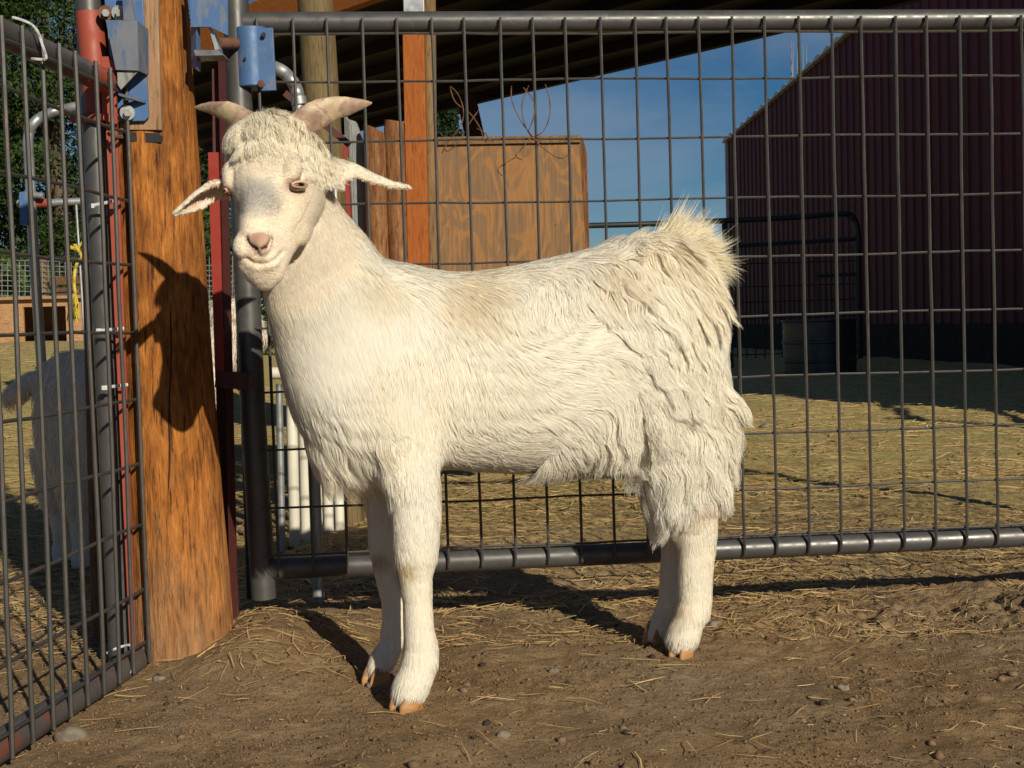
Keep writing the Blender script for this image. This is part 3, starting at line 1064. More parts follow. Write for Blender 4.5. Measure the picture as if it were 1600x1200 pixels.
def tree(name, label, base, top, rx, ry, zlo, n, leaf, seed, cols, tr=0.25, clumps=60, group=None):
    r = np.random.default_rng(seed)
    t = thing(name, label, 'tree', base, group)
    H = top - base[2]
    tm = MB()
    tp = [np.array(base) - UP * 0.3, np.array(base) + np.array((0.02, 0, 0.3)) * H, np.array(base) + np.array((-0.02, 0.02, 0.62)) * H, np.array(base) + UP * H * 0.9]
    tm.tube(tp, [tr, tr * 0.75, tr * 0.4, tr * 0.08], 10)
    cc = []
    for k in range(clumps):
        ph = r.random() * 2 * math.pi
        q = r.random() ** 0.5
        zr = r.random()
        prof = math.sin(math.pi * (0.12 + 0.85 * zr)) ** 0.7
        c = np.array((base[0] + rx * q * prof * math.cos(ph), base[1] + ry * q * prof * math.sin(ph), zlo + (top - zlo) * zr))
        cc.append((c, (0.22 + 0.22 * r.random()) * min(rx, 0.4 * (top - zlo)) * (0.6 + 0.5 * prof)))
        if k % 3 == 0:
            f0 = 0.2 + 0.6 * zr
            s0 = np.array(base) + UP * (f0 * H * 0.8)
            tm.tube([s0, (s0 + c) / 2 + UP * 0.05 * H, c], [tr * 0.3, tr * 0.18, tr * 0.05], 6)
    tm.build('trunk', M['bark'], t)
    per = n // clumps
    V, C_ = [], []
    for c, rad in cc:
        d = unit(r.normal(size=(per, 3)))
        rr = rad * r.random((per, 1)) ** 0.45
        p = c + d * rr * np.array((1.1, 1.1, 0.85))
        V.append(p)
        shade = 0.75 + 0.5 * r.random()
        t_ = r.random((per, 1))
        C_.append(((1 - t_) * np.array(cols[0]) + t_ * np.array(cols[1])) * shade)
    p = np.concatenate(V)
    c = np.concatenate(C_)
    k = len(p)
    a = unit(r.normal(size=(k, 3)) + np.array((0, 0, -0.3)))
    b = unit(np.cross(a, r.normal(size=(k, 3))))
    s = leaf * (0.6 + 0.8 * r.random((k, 1)))
    nrm = np.cross(a, b)
    quad = np.stack([p - a * s, p + b * s * 0.42 + nrm * s * 0.12, p + a * s, p - b * s * 0.42 + nrm * s * 0.12], 1)
    o = big_mesh('crown', quad.reshape(-1, 3) - np.array(base), np.arange(k * 4).reshape(k, 4), M['leaf'], t, smooth=False)
    color_attr(o.data, np.repeat(c, 4, 0))
    return t


DG = ((0.020, 0.040, 0.010), (0.046, 0.082, 0.018))
LG = ((0.034, 0.060, 0.013), (0.068, 0.105, 0.026))
b = TP(95, 24)
tree('leafy_tree', 'tall dense green tree straight behind the left gate, taller than the others', b, P(95, -90, 24)[2], 2.0, 1.6, b[2] + 0.15, 60000, 0.050, 31, DG, 0.2, 90)
b = TP(-40, 26)
tree('leafy_tree', 'paler green tree at the far left edge, sky showing at its top', b, P(-40, 10, 26)[2], 1.7, 1.6, b[2] + 0.2, 40000, 0.050, 32, LG, 0.2, 70)
b = TP(330, 27)
tree('leafy_tree', 'dark tree filling the gaps behind the log post and gate hinges', b, P(330, 40, 27)[2], 2.6, 1.6, b[2] + 0.15, 50000, 0.052, 33, DG, 0.2, 90)
b = TP(708, 30)
tree('slim_tree', 'narrow dark evergreen seen under the shed roof beside the round pole', b, P(700, 150, 30)[2], 0.62, 0.6, b[2] + 0.3, 22000, 0.06, 34, ((0.012, 0.028, 0.012), (0.03, 0.06, 0.02)), 0.1, 90)
m = MB()
b = TP(15, 21)
bush_c = []
tree('bush', 'low green bush growing behind the old wire fence', TP(5, 20), P(5, 400, 20)[2], 1.4, 0.8, TP(5, 20)[2] + 0.02, 9000, 0.045, 35, ((0.05, 0.10, 0.02), (0.11, 0.18, 0.04)), 0.05, 40)

# ------------------------------------------------------------------ open shed: roof, beam, posts
Zroof = 1.66
sh = thing('open_shed', 'open lean-to shed with dark roof, orange beam and mixed posts behind the gate', 'shed', np.append(P(600, 500, 4.6)[:2], GROUND))


def onz(u, v, z):
    d = ray(u, v)
    return CO + d * ((z - CAM_Z) / d[2])


e1, e2 = onz(1385, 0, Zroof), onz(735, 155, Zroof)
ed = unit(e2 - e1)
f1, f2 = onz(605, -1, Zroof), onz(465, 33, Zroof)
EA, EB = e1 - ed * 0.35, e2 + ed * 2.6
fa, fb = f1 - ed * 0.45, f2 + ed * 2.0
# roof sheet: far eave to near fascia
m = MB()
m.add([EA, EB, fb + UP * 0.07, fa + UP * 0.07, EA + UP * 0.05, EB + UP * 0.05, fb + UP * 0.12, fa + UP * 0.12],
      [(0, 1, 2, 3), (7, 6, 5, 4), (0, 4, 5, 1), (1, 5, 6, 2), (2, 6, 7, 3), (3, 7, 4, 0)])
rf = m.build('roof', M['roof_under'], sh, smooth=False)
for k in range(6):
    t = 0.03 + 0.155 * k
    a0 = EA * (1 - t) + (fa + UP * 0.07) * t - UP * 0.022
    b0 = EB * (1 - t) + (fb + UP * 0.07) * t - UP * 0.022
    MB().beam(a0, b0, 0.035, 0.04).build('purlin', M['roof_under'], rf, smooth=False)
MB().beam(fa + UP * 0.075, fb + UP * 0.075, 0.04, 0.15).build('fascia_beam', M['orange_beam'], sh, smooth=False, bevel=0.003)


def gpost(u0, v0, u1, v1, Z, r, mat, name, flat=False):
    t, b = P(u0, v0, Z), P(u1, v1, Z)
    d = (b - t) / (t[2] - b[2])
    foot = t + d * (t[2] - (GROUND - 0.1))
    if flat:
        return MB().beam(foot, t, r * 2, r * 1.6, (0, 1, 0)).build(name, mat, sh, smooth=False, bevel=0.003)
    return MB().tube([foot, foot * 0.6 + t * 0.4 + np.array((0.003, 0, 0)), t], [r * 1.04, r, r * 0.97], 16).build(name, mat, sh)


gpost(490, -40, 512, 330, 4.05, 0.055, M['green_post'], 'round_post')
gpost(646, 30, 654, 400, 4.30, 0.034, M['orange_wood'], 'square_post', True)
gpost(670, -30, 672, 400, 4.36, 0.0225, M['pole'], 'round_pole')
gpost(728, 150, 742, 215, 6.30, 0.045, M['dark_wood'], 'dark_post', True)
cb = MB()
cb.box(P(647, 12, 4.25), (0.065, 0.03, 0.05))
cb.build('post_cap', M['galv'], sh, smooth=False, bevel=0.002)

# slabs, boards and plywood leaning behind the gate
for k, (ul, ur, vt, lab) in enumerate(((568, 600, 193, 'weathered half log slab with rounded top, next to the grey board'),
                                       (600, 632, 187, 'taller half log slab between its twin and the orange post'))):
    Zs = 4.25 + 0.04 * k
    uc = (ul + ur) / 2
    base = P(uc + 12, 900, Zs)
    s = thing('log_slab', lab, 'log', (base[0], base[1], GROUND), 'half log slabs behind the gate')
    topz = P(uc, vt, Zs)[2]
    rr = (ur - ul + 3) / 2 * Zs / F
    xt, xb = P(uc, vt, Zs)[0], P(uc + 14, 700, Zs)[0]
    rg = []
    th = np.arange(18) * 2 * math.pi / 18
    for z in np.linspace(GROUND - 0.08, topz, 20):
        t = (z - GROUND) / (topz - GROUND)
        sc1 = 1.0 if t < 0.97 else 0.9
        zz_ = z - (0.03 * ((np.cos(th) + 1) / 2) * (0.4 if k else 1.0) if t > 0.99 else 0)
        q = 1 + 0.03 * fbm(np.stack([np.cos(th) * 2 + k * 9, np.sin(th) * 2, np.full(18, z * 3)], -1), 3, 4)
        rg.append(np.stack([xb + (xt - xb) * t + rr * sc1 * q * np.cos(th), base[1] + rr * 0.8 * q * np.sin(th), np.broadcast_to(zz_, (18,))], -1))
    MB().loft(rg).build('trunk_half', M['slab'], s)
gb = MB()
gb.prism([P(541, 185, 4.3), P(556, 190, 4.3), P(566, 218, 4.3), P(572, 480, 4.3), (P(580, 700, 4.3)), P(556, 700, 4.3), P(548, 480, 4.3)], (0, 0.05, 0))
for k in range(5):
    gb.prism([P(538 + 3 * k * 0.6, 178 + 3 * k, 4.29 - 0.004 * k), P(541 + 3 * k * 0.6, 180 + 3 * k, 4.29 - 0.004 * k), P(556 + 3 * k, 700, 4.29 - 0.004 * k), P(552 + 3 * k, 700, 4.29 - 0.004 * k)], (0, 0.02, 0))
tag(gb.build('weathered_board', M['grey_board'], smooth=False), 'grey weathered boards standing upright behind the goat ear', 'board')
rp = MB().prism([P(526, 226, 4.2), P(543, 226, 4.2), P(552, 430, 4.2), P(558, 800, 4.2), P(545, 800, 4.2), P(534, 430, 4.2)], (0, 0.03, 0))
tag(rp.build('red_board', M['bright_red'], smooth=False), 'narrow dark red board standing left of the grey boards', 'board')
db = MB().beam(P(446, 146, 2.9), P(546, 226, 2.9), 0.02, 0.014)
tag(db.build('diagonal_brace', M['maroon'], smooth=False), 'thin rusty red bar slanting behind the goat horn', 'bar')
el = thing('pipe_elbow', 'curved galvanised pipe elbow behind the blue hinge strap', 'pipe', np.append(P(440, 300, 2.8)[:2], GROUND))
MB().tube(sq([(425, 104), (442, 112), (456, 126), (464, 142), (466, 156)], 2.8), 0.0135, 12).build('elbow', M['galv'], el)
MB().tube([P(466, 152, 2.8), P(468, 164, 2.8)], 0.0165, 14).build('coupling', M['galv'], el)
MB().tube([P(466, 160, 2.8), P(486, 600, 2.8), P(500, 1000, 2.8)], 0.0125, 12).build('upright', M['galv'], el)

# plywood sheet
Zp = 4.35
ply = thing('plywood_sheet', 'upright plywood sheet with swirling orange grain behind the goat back', 'plywood', np.append(P(800, 700, Zp)[:2], GROUND))
pp = [P(683, 215, Zp), P(800, 214, Zp), P(905, 212, Zp), P(917, 410, Zp), P(919, 590, Zp), P(688, 592, Zp)]
MB().prism(pp, (0, 0.02, 0)).build('face_sheet', M['plywood'], ply, smooth=False)
MB().prism([P(684, 214, Zp - 0.012), P(907, 211, Zp - 0.012), P(908, 222, Zp - 0.012), P(684, 226, Zp - 0.012)], (0, 0.010, 0)).build('top_batten', M['pole'], ply, smooth=False)
MB().prism([P(905, 212, Zp - 0.001), P(911, 216, Zp + 0.04), P(917, 240, Zp + 0.06), P(922, 420, Zp + 0.06), P(925, 590, Zp + 0.06), P(919, 590, Zp), P(917, 410, Zp - 0.001)], (0, 0.05, 0)).build('side_edge', M['slab'], ply, smooth=False)

# white pipe rack near the gate
wp = thing('pipe_rack', 'row of upright white plastic pipes on a dark sill behind the gate hinge', 'rack', np.append(P(500, 860, 3.8)[:2], GROUND))
for k, (u, vb, Z, r) in enumerate(((461, 862, 3.62, 0.0152), (479, 856, 3.70, 0.0152), (497, 846, 3.78, 0.0148), (514, 836, 3.86, 0.0148), (531, 828, 3.94, 0.0145), (547, 821, 4.02, 0.0145))):
    b = P(u, vb, Z)
    t = P(u - 6, 600, Z)
    MB().tube([b, t], r, 12).build('pipe', M['white_pvc'], wp)
MB().tube([P(441, 862, 3.5), P(436, 600, 3.5)], 0.009, 10).build('grey_pipe', M['galv'], wp)
MB().tube([P(425, 583, 3.5), P(441, 583, 3.5)], 0.016, 12).build('elbow', M['white_pvc'], wp)
MB().tube([P(520, 285, 3.6), P(527, 470, 3.6), P(540, 640, 3.6)], 0.0105, 10).build('tall_pipe', M['white_pvc'], wp)
MB().beam(P(430, 886, 3.55), P(565, 838, 4.08), 0.05, 0.035).build('sill', M['dark_wood'], wp, smooth=False)

# ------------------------------------------------------------------ far yard: black gate, tank, barn
Zk = 15.0
kg = thing('tube_gate', 'black tubular farm gate with rounded corner standing before the red barn', 'gate', np.append(P(1130, 560, Zk)[:2], GROUND))
gk = lambda u, v: P(u, v, Zk + 0.7 * (1340 - u) / 420.0)
MB().tube(sq([(900, 353), (1010, 350), (1130, 345), (1250, 339), (1315, 334), (1333, 340), (1340, 360), (1341, 400), (1342, 480), (1344, 560)], Zk, sub=8), 0.032, 10).build('frame', M['black'], kg)
MB().tube([gk(1130, 385), gk(1340, 373)], 0.026, 8).build('upper_rail', M['black'], kg)
MB().tube([gk(1276, 431), gk(1341, 428)], 0.020, 8).build('short_rail', M['black'], kg)
MB().beam(gk(1132, 345), gk(1142, 575), 0.06, 0.06, (0, 1, 0)).build('upright', M['black'], kg, smooth=False)
m = MB()
for k in range(14):
    u = 1150 + 14 * k
    m.tube([gk(u, 384), gk(u + 3, 560)], 0.0075, 4)
for v in (410, 446, 470, 496, 525, 552):
    m.tube([gk(1140, v + 3), gk(1341, v - 3)], 0.0065, 4)
m.build('wire_mesh', M['black'], kg)

Zt = 13.6
tb = P(1280, 520, Zt)
tk = thing('stock_tank', 'round ribbed galvanised stock tank in the barn shade', 'tank', (tb[0], tb[1], GROUND))
rt = 56 * Zt / F
prof = [(0.0, 0.96), (0.03, 1.0), (0.20, 1.0), (0.22, 1.03), (0.25, 1.03), (0.27, 1.0), (0.55, 1.0), (0.57, 1.03), (0.60, 1.03), (0.62, 1.0), (0.95, 1.0), (0.97, 1.04), (1.0, 1.03), (0.985, 0.97), (0.10, 0.95), (0.10, 0.02)]
Ht = P(1280, 499, Zt)[2] - GROUND
th = np.arange(40) * 2 * math.pi / 40
MB().loft([np.stack([tb[0] + rt * s * np.cos(th), tb[1] + rt * s * np.sin(th), np.full(40, GROUND + Ht * z)], -1) for z, s in prof]).build('tub', M['tank'], tk)

B1, B0 = np.array((4.26, 26.0)), np.array((6.35, 1.2))
barn = thing('barn', 'big dark red ribbed metal barn with white trimmed gable, right of the yard', 'barn', (B1[0] + 1, 13, GROUND))
bd = unit(B0 - B1)
bl = np.linalg.norm(B0 - B1)
bn = np.array((bd[1], -bd[0]))
if bn[0] > 0:
    bn = -bn
EAVE = P(1140, 222, 26.0)[2]
pr = onz  # gable slope measured from the photograph
q = ray(1385, 4)
tq = None
for s in np.linspace(0, bl, 4000):
    p = B1 + bd * s
    if p[0] / p[1] >= (q[0] / q[1]):
        tq = s
        break
zq = CAM_Z + q[2] / q[1] * (B1 + bd * tq)[1]
SLOPE = (zq - EAVE) / tq
ROOFTOP = lambda s: EAVE + SLOPE * (s if s < bl * 0.62 else 2 * bl * 0.62 - s)
BASE = 0.40
rows0, rows1 = [], []
s = 0.0
pitch = 0.27
vs, fs = [], []
prof = [(0.0, 0.0), (0.30, 0.0), (0.36, 0.018), (0.47, 0.018), (0.53, 0.0)]
xs = []
while s < bl:
    for a_, d_ in prof:
        if s + a_ * pitch < bl:
            xs.append((s + a_ * pitch, d_))
    s += pitch
m = MB()
for (s_, d_) in xs:
    p = B1 + bd * s_ + bn * d_
    vs.append((p[0], p[1], BASE))
    vs.append((p[0], p[1], ROOFTOP(s_)))
for i in range(len(xs) - 1):
    fs.append((2 * i, 2 * i + 2, 2 * i + 3, 2 * i + 1))
m.add(vs, fs)
inn = -bn * 0.1
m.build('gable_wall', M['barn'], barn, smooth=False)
m = MB()
c0 = B1 - bn * 0.06
c1 = B0 - bn * 0.06
m.box((*((c0 + c1) / 2), (BASE - 0.06 + GROUND - 0.2) / 2 + 0.03), (bl, 0.14, BASE - GROUND + 0.2), np.array([[bd[0], bd[1], 0], [-bd[1], bd[0], 0], [0, 0, 1]]))
m.build('foundation', M['concrete'], barn, smooth=False)
m = MB()
p = B1 + bn * 0.05
m.box((p[0] + 0.05, p[1] + 0.03, (BASE + EAVE) / 2), (0.09, 0.10, EAVE - BASE))
m.build('corner_trim', M['trim'], barn, smooth=False)
# side wall at the far corner and the wall nearest to the camera, then the ribbed roof
back = -bn * 14
for (cc0, zz0) in ((B1, EAVE), (B0, ROOFTOP(bl))):
    a0, a1 = cc0 + bn * 0.0, cc0 + back
    m = MB()
    m.add([(a0[0], a0[1], BASE - 0.3), (a1[0], a1[1], BASE - 0.3), (a1[0], a1[1], zz0), (a0[0], a0[1], zz0)], [(0, 1, 2, 3)])
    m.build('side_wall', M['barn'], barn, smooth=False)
rm = MB()
over = bn * 0.08
for (sa, sb) in ((-0.10, bl * 0.62), (bl * 0.62, bl + 0.1)):
    pts = []
    n_ = int((sb - sa) / 0.11)
    ss = np.linspace(sa, sb, n_ + 1)
    top_e, bot_e = [], []
    rr_v = []
    for i, s_ in enumerate(ss):
        p = B1 + bd * s_
        z = ROOFTOP(max(s_, 0)) + (SLOPE * min(s_, 0))
        hgt = 0.035 if i % 4 in (1, 2) else 0.0
        e_ = p + over
        k_ = p + back
        rr_v.append([(e_[0], e_[1], z), (e_[0], e_[1], z + 0.03 + hgt), (k_[0], k_[1], z + 0.03 + hgt), (k_[0], k_[1], z)])
    vv = np.array(rr_v).reshape(-1, 3)
    ff_ = []
    for i in range(len(ss) - 1):
        for j in range(4):
            k2 = (j + 1) % 4
            ff_.append((i * 4 + j, (i + 1) * 4 + j, (i + 1) * 4 + k2, i * 4 + k2))
    rm.add(vv, ff_)
rm.build('roof', M['trim'], barn, smooth=False)
# tube fence along the right of the yard, whose shadow falls across the straw
tf = thing('rail_fence', 'dark tube rail fence running along the right side of the straw yard', 'fence', (3.7, 7.5, GROUND))
fa0, fa1 = np.array((3.4, 5.0, 0)), np.array((4.1, 9.4, 0))
for z in (0.35, 0.72, 1.12):
    MB().tube([fa0 + UP * z, fa1 + UP * z], 0.03, 8).build('rail', M['black'], tf)
for k in range(4):
    q_ = fa0 + (fa1 - fa0) * k / 3.0
    MB().tube([q_ + UP * (GROUND - 0.2), q_ + UP * 1.2], 0.045, 10).build('post', M['black'], tf)
# bare poplar beyond the roof
bt = thing('bare_tree', 'pale leafless treetop showing above the barn roof edge', 'tree', np.append(P(1250, 400, 60)[:2], GROUND))
m = MB()
r = np.random.default_rng(4)
for k in range(8):
    u = 1250 + 7 * r.normal()
    m.tube([P(1250, 500, 60), P(1250 + (u - 1250) * 0.4, 240, 60), P(u, 130, 60 + 0.3 * r.normal()), P(u + 3 * r.normal(), 62 + 10 * r.random(), 60)], [0.06, 0.04, 0.022, 0.008], 5)
m.build('branches', M['grey_board'], bt)

# stones that stand out on the dirt
for (u, v, wpx, lab) in ((581, 1085, 22, 'small grey stone lying between the front hooves of the goat'),
                         (248, 1078, 24, 'pale round stone at the foot of the log post'),
                         (1113, 987, 20, 'brown dirt clod beside the hind hoof of the goat'),
                         (1195, 668, 20, 'grey rounded stone on the straw behind the gate'),
                         (788, 1158, 26, 'rough grey stone in the dirt, front centre'),
                         (1318, 1078, 22, 'grey stone alone on the dirt, right foreground'),
                         (110, 1165, 46, 'flat grey stone half buried in front of the left gate'),
                         (865, 1058, 20, 'light grey pebble on the dirt below the goat belly')):
    Z = (CAM_Z - GROUND) * F / (v - (503 - 0.026 * (u - 800)))
    p = P(u, v, Z)
    p[2] = float(terrain(p[0], p[1]))
    s = wpx / 2 * Z / F
    m = MB()
    m.ellipsoid((p[0], p[1], p[2] + s * 0.12), np.eye(3), (s * 0.9, s * 0.75, s * 0.58), 20, 13)
    vv = m.v[0]
    d = vv - np.array(p)
    m.v[0] = np.array(p) + d * (1 + 0.42 * fbm(vv / s * 1.1 + u, 3, int(u)))[:, None]
    o = m.build('stone', M['stone'])
    tag(o, lab, 'stone')
for (pts, lab, r0) in (([(205, 1168), (280, 1148), (340, 1132), (402, 1120)], 'long dry straw stalk lying in front of the log post', 0.0022),
                       ([(308, 1027), (335, 1008), (352, 992), (366, 978)], 'straight straw stalk leaning against the foot of the log post', 0.0018),
                       ([(78, 1186), (100, 1180), (126, 1174), (138, 1168)], 'bent straw stalk at the lower left corner', 0.002)):
    path = []
    for (u, v) in pts:
        Z = (CAM_Z - GROUND) * F / (v - (503 - 0.026 * (u - 800)))
        for it in range(6):
            q_ = P(u, v, Z)
            gz = float(terrain(q_[0], q_[1])) + 0.004
            Z = (CAM_Z - gz) * F / (v - (503 - 0.026 * (u - 800)))
        path.append(P(u, v, Z))
    m = MB().tube(path, [r0, r0 * 0.9, r0 * 0.8, r0 * 0.4], 6)
    o = m.build('straw_stalk', M['straw'])
    color_attr(o.data, np.tile(np.array((0.60, 0.40, 0.15)), (len(o.data.vertices), 1)))
    tag(o, lab, 'straw')

# ------------------------------------------------------------------ the white goat
YAW = R(25.0)
GA = np.array((math.cos(YAW), math.sin(YAW), 0.0))            # from chest to rump
GS = np.array((math.sin(YAW), -math.cos(YAW), 0.0))           # towards the near flank
GP0 = np.array((0.039, 2.2625, 0.0))


def onplane(u, v, off=0.0):
    """where the line of sight to a measured spot meets the goat's middle plane (shifted by off towards the near side)"""
    d = ray(u, v)
    p0 = GP0 + GS * off
    t = np.dot(p0 - CO, GS) / np.dot(d, GS)
    return CO + d * t


def ground_at(u, v):
    d = ray(u, v)
    t = (GROUND - CAM_Z) / d[2]
    for k in range(4):
        p = CO + d * t
        t = (float(terrain(p[0], p[1])) - CAM_Z) / d[2]
    return CO + d * t


NR = 28
RT = np.arange(NR) * 2 * math.pi / NR


def ring(c, a, b, pw=2.0, egg=0.0):
    """closed section: a = half axis upwards, b = half axis sideways"""
    cs, sn = np.cos(RT), np.sin(RT)
    x = np.sign(cs) * np.abs(cs) ** (2 / pw)
    y = np.sign(sn) * np.abs(sn) ** (2 / pw) * (1 - egg * cs)
    return c + x[:, None] * a + y[:, None] * b


body = MB()
# trunk: stations (u, top v, bottom v, half width in metres)
ST = [(446, 520, 600, 0.03), (458, 470, 650, 0.055), (485, 440, 690, 0.082), (525, 412, 720, 0.098), (575, 404, 738, 0.107), (630, 410, 738, 0.112), (690, 424, 732, 0.118), (750, 424, 736, 0.126),
      (810, 414, 738, 0.132), (870, 402, 732, 0.134), (930, 388, 712, 0.130), (985, 376, 690, 0.122), (1035, 376, 670, 0.112), (1072, 388, 650, 0.098), (1096, 412, 620, 0.075), (1108, 450, 580, 0.045)]
rg = []
for u, vt, vb, hw in ST:
    T, B = onplane(u, vt), onplane(u, vb)
    rg.append(ring((T + B) / 2, (T - B) / 2, GS * hw, 2.15, 0.16))
body.loft(rg)
# neck
NK = [(443, 300, 58, 0.050, 0.105), (470, 365, 74, 0.056, 0.080), (498, 428, 96, 0.064, 0.050), (528, 500, 116, 0.080, 0.02), (558, 580, 124, 0.092, 0), (590, 640, 110, 0.09, 0)]
pts = [onplane(u, v, o_) for u, v, w, hw, o_ in NK]
tg = unit(np.gradient(np.array(pts), axis=0))
rg = []
for (u, v, w, hw, o_), c, t in zip(NK, pts, tg):
    a = unit(np.cross(t, GS))
    rg.append(ring(c, a * (w * 2.08 / F), GS * hw, 2.0, 0.0))
body.loft(rg)
# withers and hip bones
for (u, v, off, rad) in ((985, 398, 0.055, (0.05, 0.035, 0.035)), (985, 398, -0.055, (0.05, 0.035, 0.035)),
                         (600, 560, 0.055, (0.10, 0.05, 0.15)), (600, 560, -0.055, (0.10, 0.05, 0.15)), (545, 690, 0.0, (0.07, 0.07, 0.05))):
    body.ellipsoid(onplane(u, v) + GS * off, np.stack([GA, GS, UP]), rad)


def leg(spec, foot, depth, mb):
    """spec: (v, left u, right u) down the leg; foot: the spot it stands on; sections run fore and aft in the leg's own plane"""
    off = float(np.dot(foot - GP0, GS))
    rg = []
    for row in spec:
        v, ul, ur = row[:3]
        dm = row[3] if len(row) > 3 else depth
        o_ = off + (row[4] if len(row) > 4 else 0.0)
        L_, R_ = onplane(ul, v, o_), onplane(ur, v, o_)
        c = (L_ + R_) / 2
        a = (R_ - L_) / 2
        a[2] = 0
        rg.append(ring(c, a, GS * np.linalg.norm(a) * dm, 2.1))
    mb.loft(rg)
    return off


FN, FF = ground_at(640, 1104), ground_at(592, 1064)
HN, HF = ground_at(1066, 1024), ground_at(1024, 1006)
off_fn = leg([(560, 560, 700, 0.50, -0.035), (640, 568, 694, 0.52, -0.02), (700, 578, 690, 0.60, -0.008), (745, 596, 688, 0.74), (794, 612, 687, 0.84), (831, 615, 684), (869, 617, 682), (902, 623, 674),
              (940, 631, 674, 0.95), (980, 632, 676, 0.95), (1011, 633, 683), (1037, 627, 683), (1060, 617, 676), (1078, 613, 670), (1090, 617, 664)], FN, 0.88, body)
off_ff = leg([(600, 560, 660, 0.55, 0.03), (700, 560, 645, 0.6, 0.012), (760, 566, 642, 0.74), (812, 576, 640, 0.84), (857, 578, 636), (902, 588, 630), (940, 597, 631, 0.95), (970, 598, 632, 0.95), (1000, 594, 630),
              (1022, 580, 624), (1040, 574, 617), (1053, 576, 606)], FF, 0.88, body)
off_hn = leg([(520, 930, 1128, 0.42, 0.02), (590, 950, 1134, 0.46, 0.025), (660, 980, 1134, 0.5, 0.02), (720, 1000, 1128, 0.58, 0.01), (770, 1024, 1120, 0.7), (800, 1042, 1116, 0.78), (825, 1058, 1116, 0.8), (862, 1063, 1114, 0.8), (900, 1062, 1110, 0.82),
              (937, 1062, 1109), (960, 1056, 1106), (975, 1049, 1096), (992, 1043, 1092), (1004, 1044, 1088), (1012, 1048, 1080)], HN, 0.85, body)
off_hf = leg([(560, 960, 1080, 0.45, -0.02), (680, 985, 1085, 0.5, -0.01), (760, 1012, 1085, 0.7), (825, 1036, 1084, 0.8), (862, 1036, 1080, 0.8), (900, 1034, 1076, 0.82), (937, 1031, 1072), (960, 1022, 1066), (975, 1016, 1056),
              (992, 1009, 1044), (1002, 1010, 1036)], HF, 0.85, body)

# tail, carried up and back
TL = [(1004, 396, 0.030), (1034, 382, 0.026), (1062, 378, 0.021), (1088, 388, 0.015), (1106, 410, 0.008)]
body.tube([onplane(u, v, 0.015) for u, v, r_ in TL], [r_ for u, v, r_ in TL], 14)

# head: H0 between the eyes, HF_ down the face, HD out of the face, HS towards the right of the photo
HSC = 0.948
H0 = P(414, 291, 1.90)
HFv = unit(np.array((-0.065, -0.40, -0.91)))
HD = np.array((-0.28, -0.85, 0.40))
HD = unit(HD - HFv * np.dot(HD, HFv))
HS = np.cross(HFv, HD)
if HS[0] < 0:
    HS = -HS


def hp(t, s, d):
    return H0 + (HFv * t + HS * s + HD * d) * HSC


HST = [(-0.104, 0.030, 0.010, -0.050, 2.0), (-0.094, 0.047, 0.024, -0.085, 2.0), (-0.072, 0.056, 0.036, -0.110, 2.1), (-0.045, 0.061, 0.042, -0.122, 2.2), (-0.015, 0.063, 0.040, -0.122, 2.3), (0.012, 0.059, 0.037, -0.114, 2.3), (0.035, 0.050, 0.036, -0.102, 2.2),
       (0.060, 0.0405, 0.035, -0.087, 2.2), (0.085, 0.0350, 0.032, -0.073, 2.2), (0.108, 0.0335, 0.025, -0.060, 2.2), (0.126, 0.031, 0.012, -0.052, 2.1), (0.140, 0.026, -0.004, -0.048, 2.0), (0.149, 0.014, -0.018, -0.040, 2.0)]
rg = []
for t, hw, d1, d0, pw in HST:
    rg.append(ring(hp(t, 0, (d1 + d0) / 2), HD * (d1 - d0) / 2 * HSC, HS * hw * HSC, pw, 0.12 if t > 0.02 else 0.0))
body.loft(rg)
HAX = np.stack([HFv, HS, HD])
for (t, s, d, rad) in ((-0.016, 0.046, 0.012, (0.030, 0.015, 0.017)), (-0.016, -0.047, 0.012, (0.030, 0.015, 0.017)),   # brow ridges
                       (0.103, 0.016, 0.016, (0.020, 0.014, 0.012)), (0.103, -0.016, 0.016, (0.020, 0.014, 0.012)),       # nostril wings
                       (0.119, 0.016, -0.012, (0.020, 0.017, 0.020)), (0.119, -0.016, -0.012, (0.020, 0.017, 0.020)),     # lips
                       (0.139, 0.0, -0.033, (0.015, 0.019, 0.016)),                                                       # chin
                       (0.022, 0.034, -0.060, (0.050, 0.015, 0.030)), (0.022, -0.034, -0.060, (0.050, 0.015, 0.030)),     # jaw
                       (-0.080, 0.0, 0.008, (0.028, 0.047, 0.030))):
    body.ellipsoid(hp(t, s, d), HAX, np.array(rad) * HSC)


def ear(path, wid, cup, mb):
    """lance shaped ear along a path of points; cup: the direction its hollow side faces"""
    path = np.array(path)
    tg_ = unit(np.gradient(path, axis=0))
    rg_ = []
    for c, t_, w_ in zip(path, tg_, wid):
        cu = unit(cup - t_ * np.dot(cup, t_))
        sd_ = np.cross(t_, cu)
        th_ = np.linspace(-1, 1, 9)
        outer = [c + sd_ * w_ * q_ + cu * (0.55 * w_ * q_ * q_ - 0.0035) for q_ in th_]
        inner = [c + sd_ * w_ * q_ * 0.96 + cu * (0.55 * w_ * q_ * q_ + 0.0035) for q_ in th_[::-1]]
        rg_.append(outer + inner)
    mb.loft(rg_)


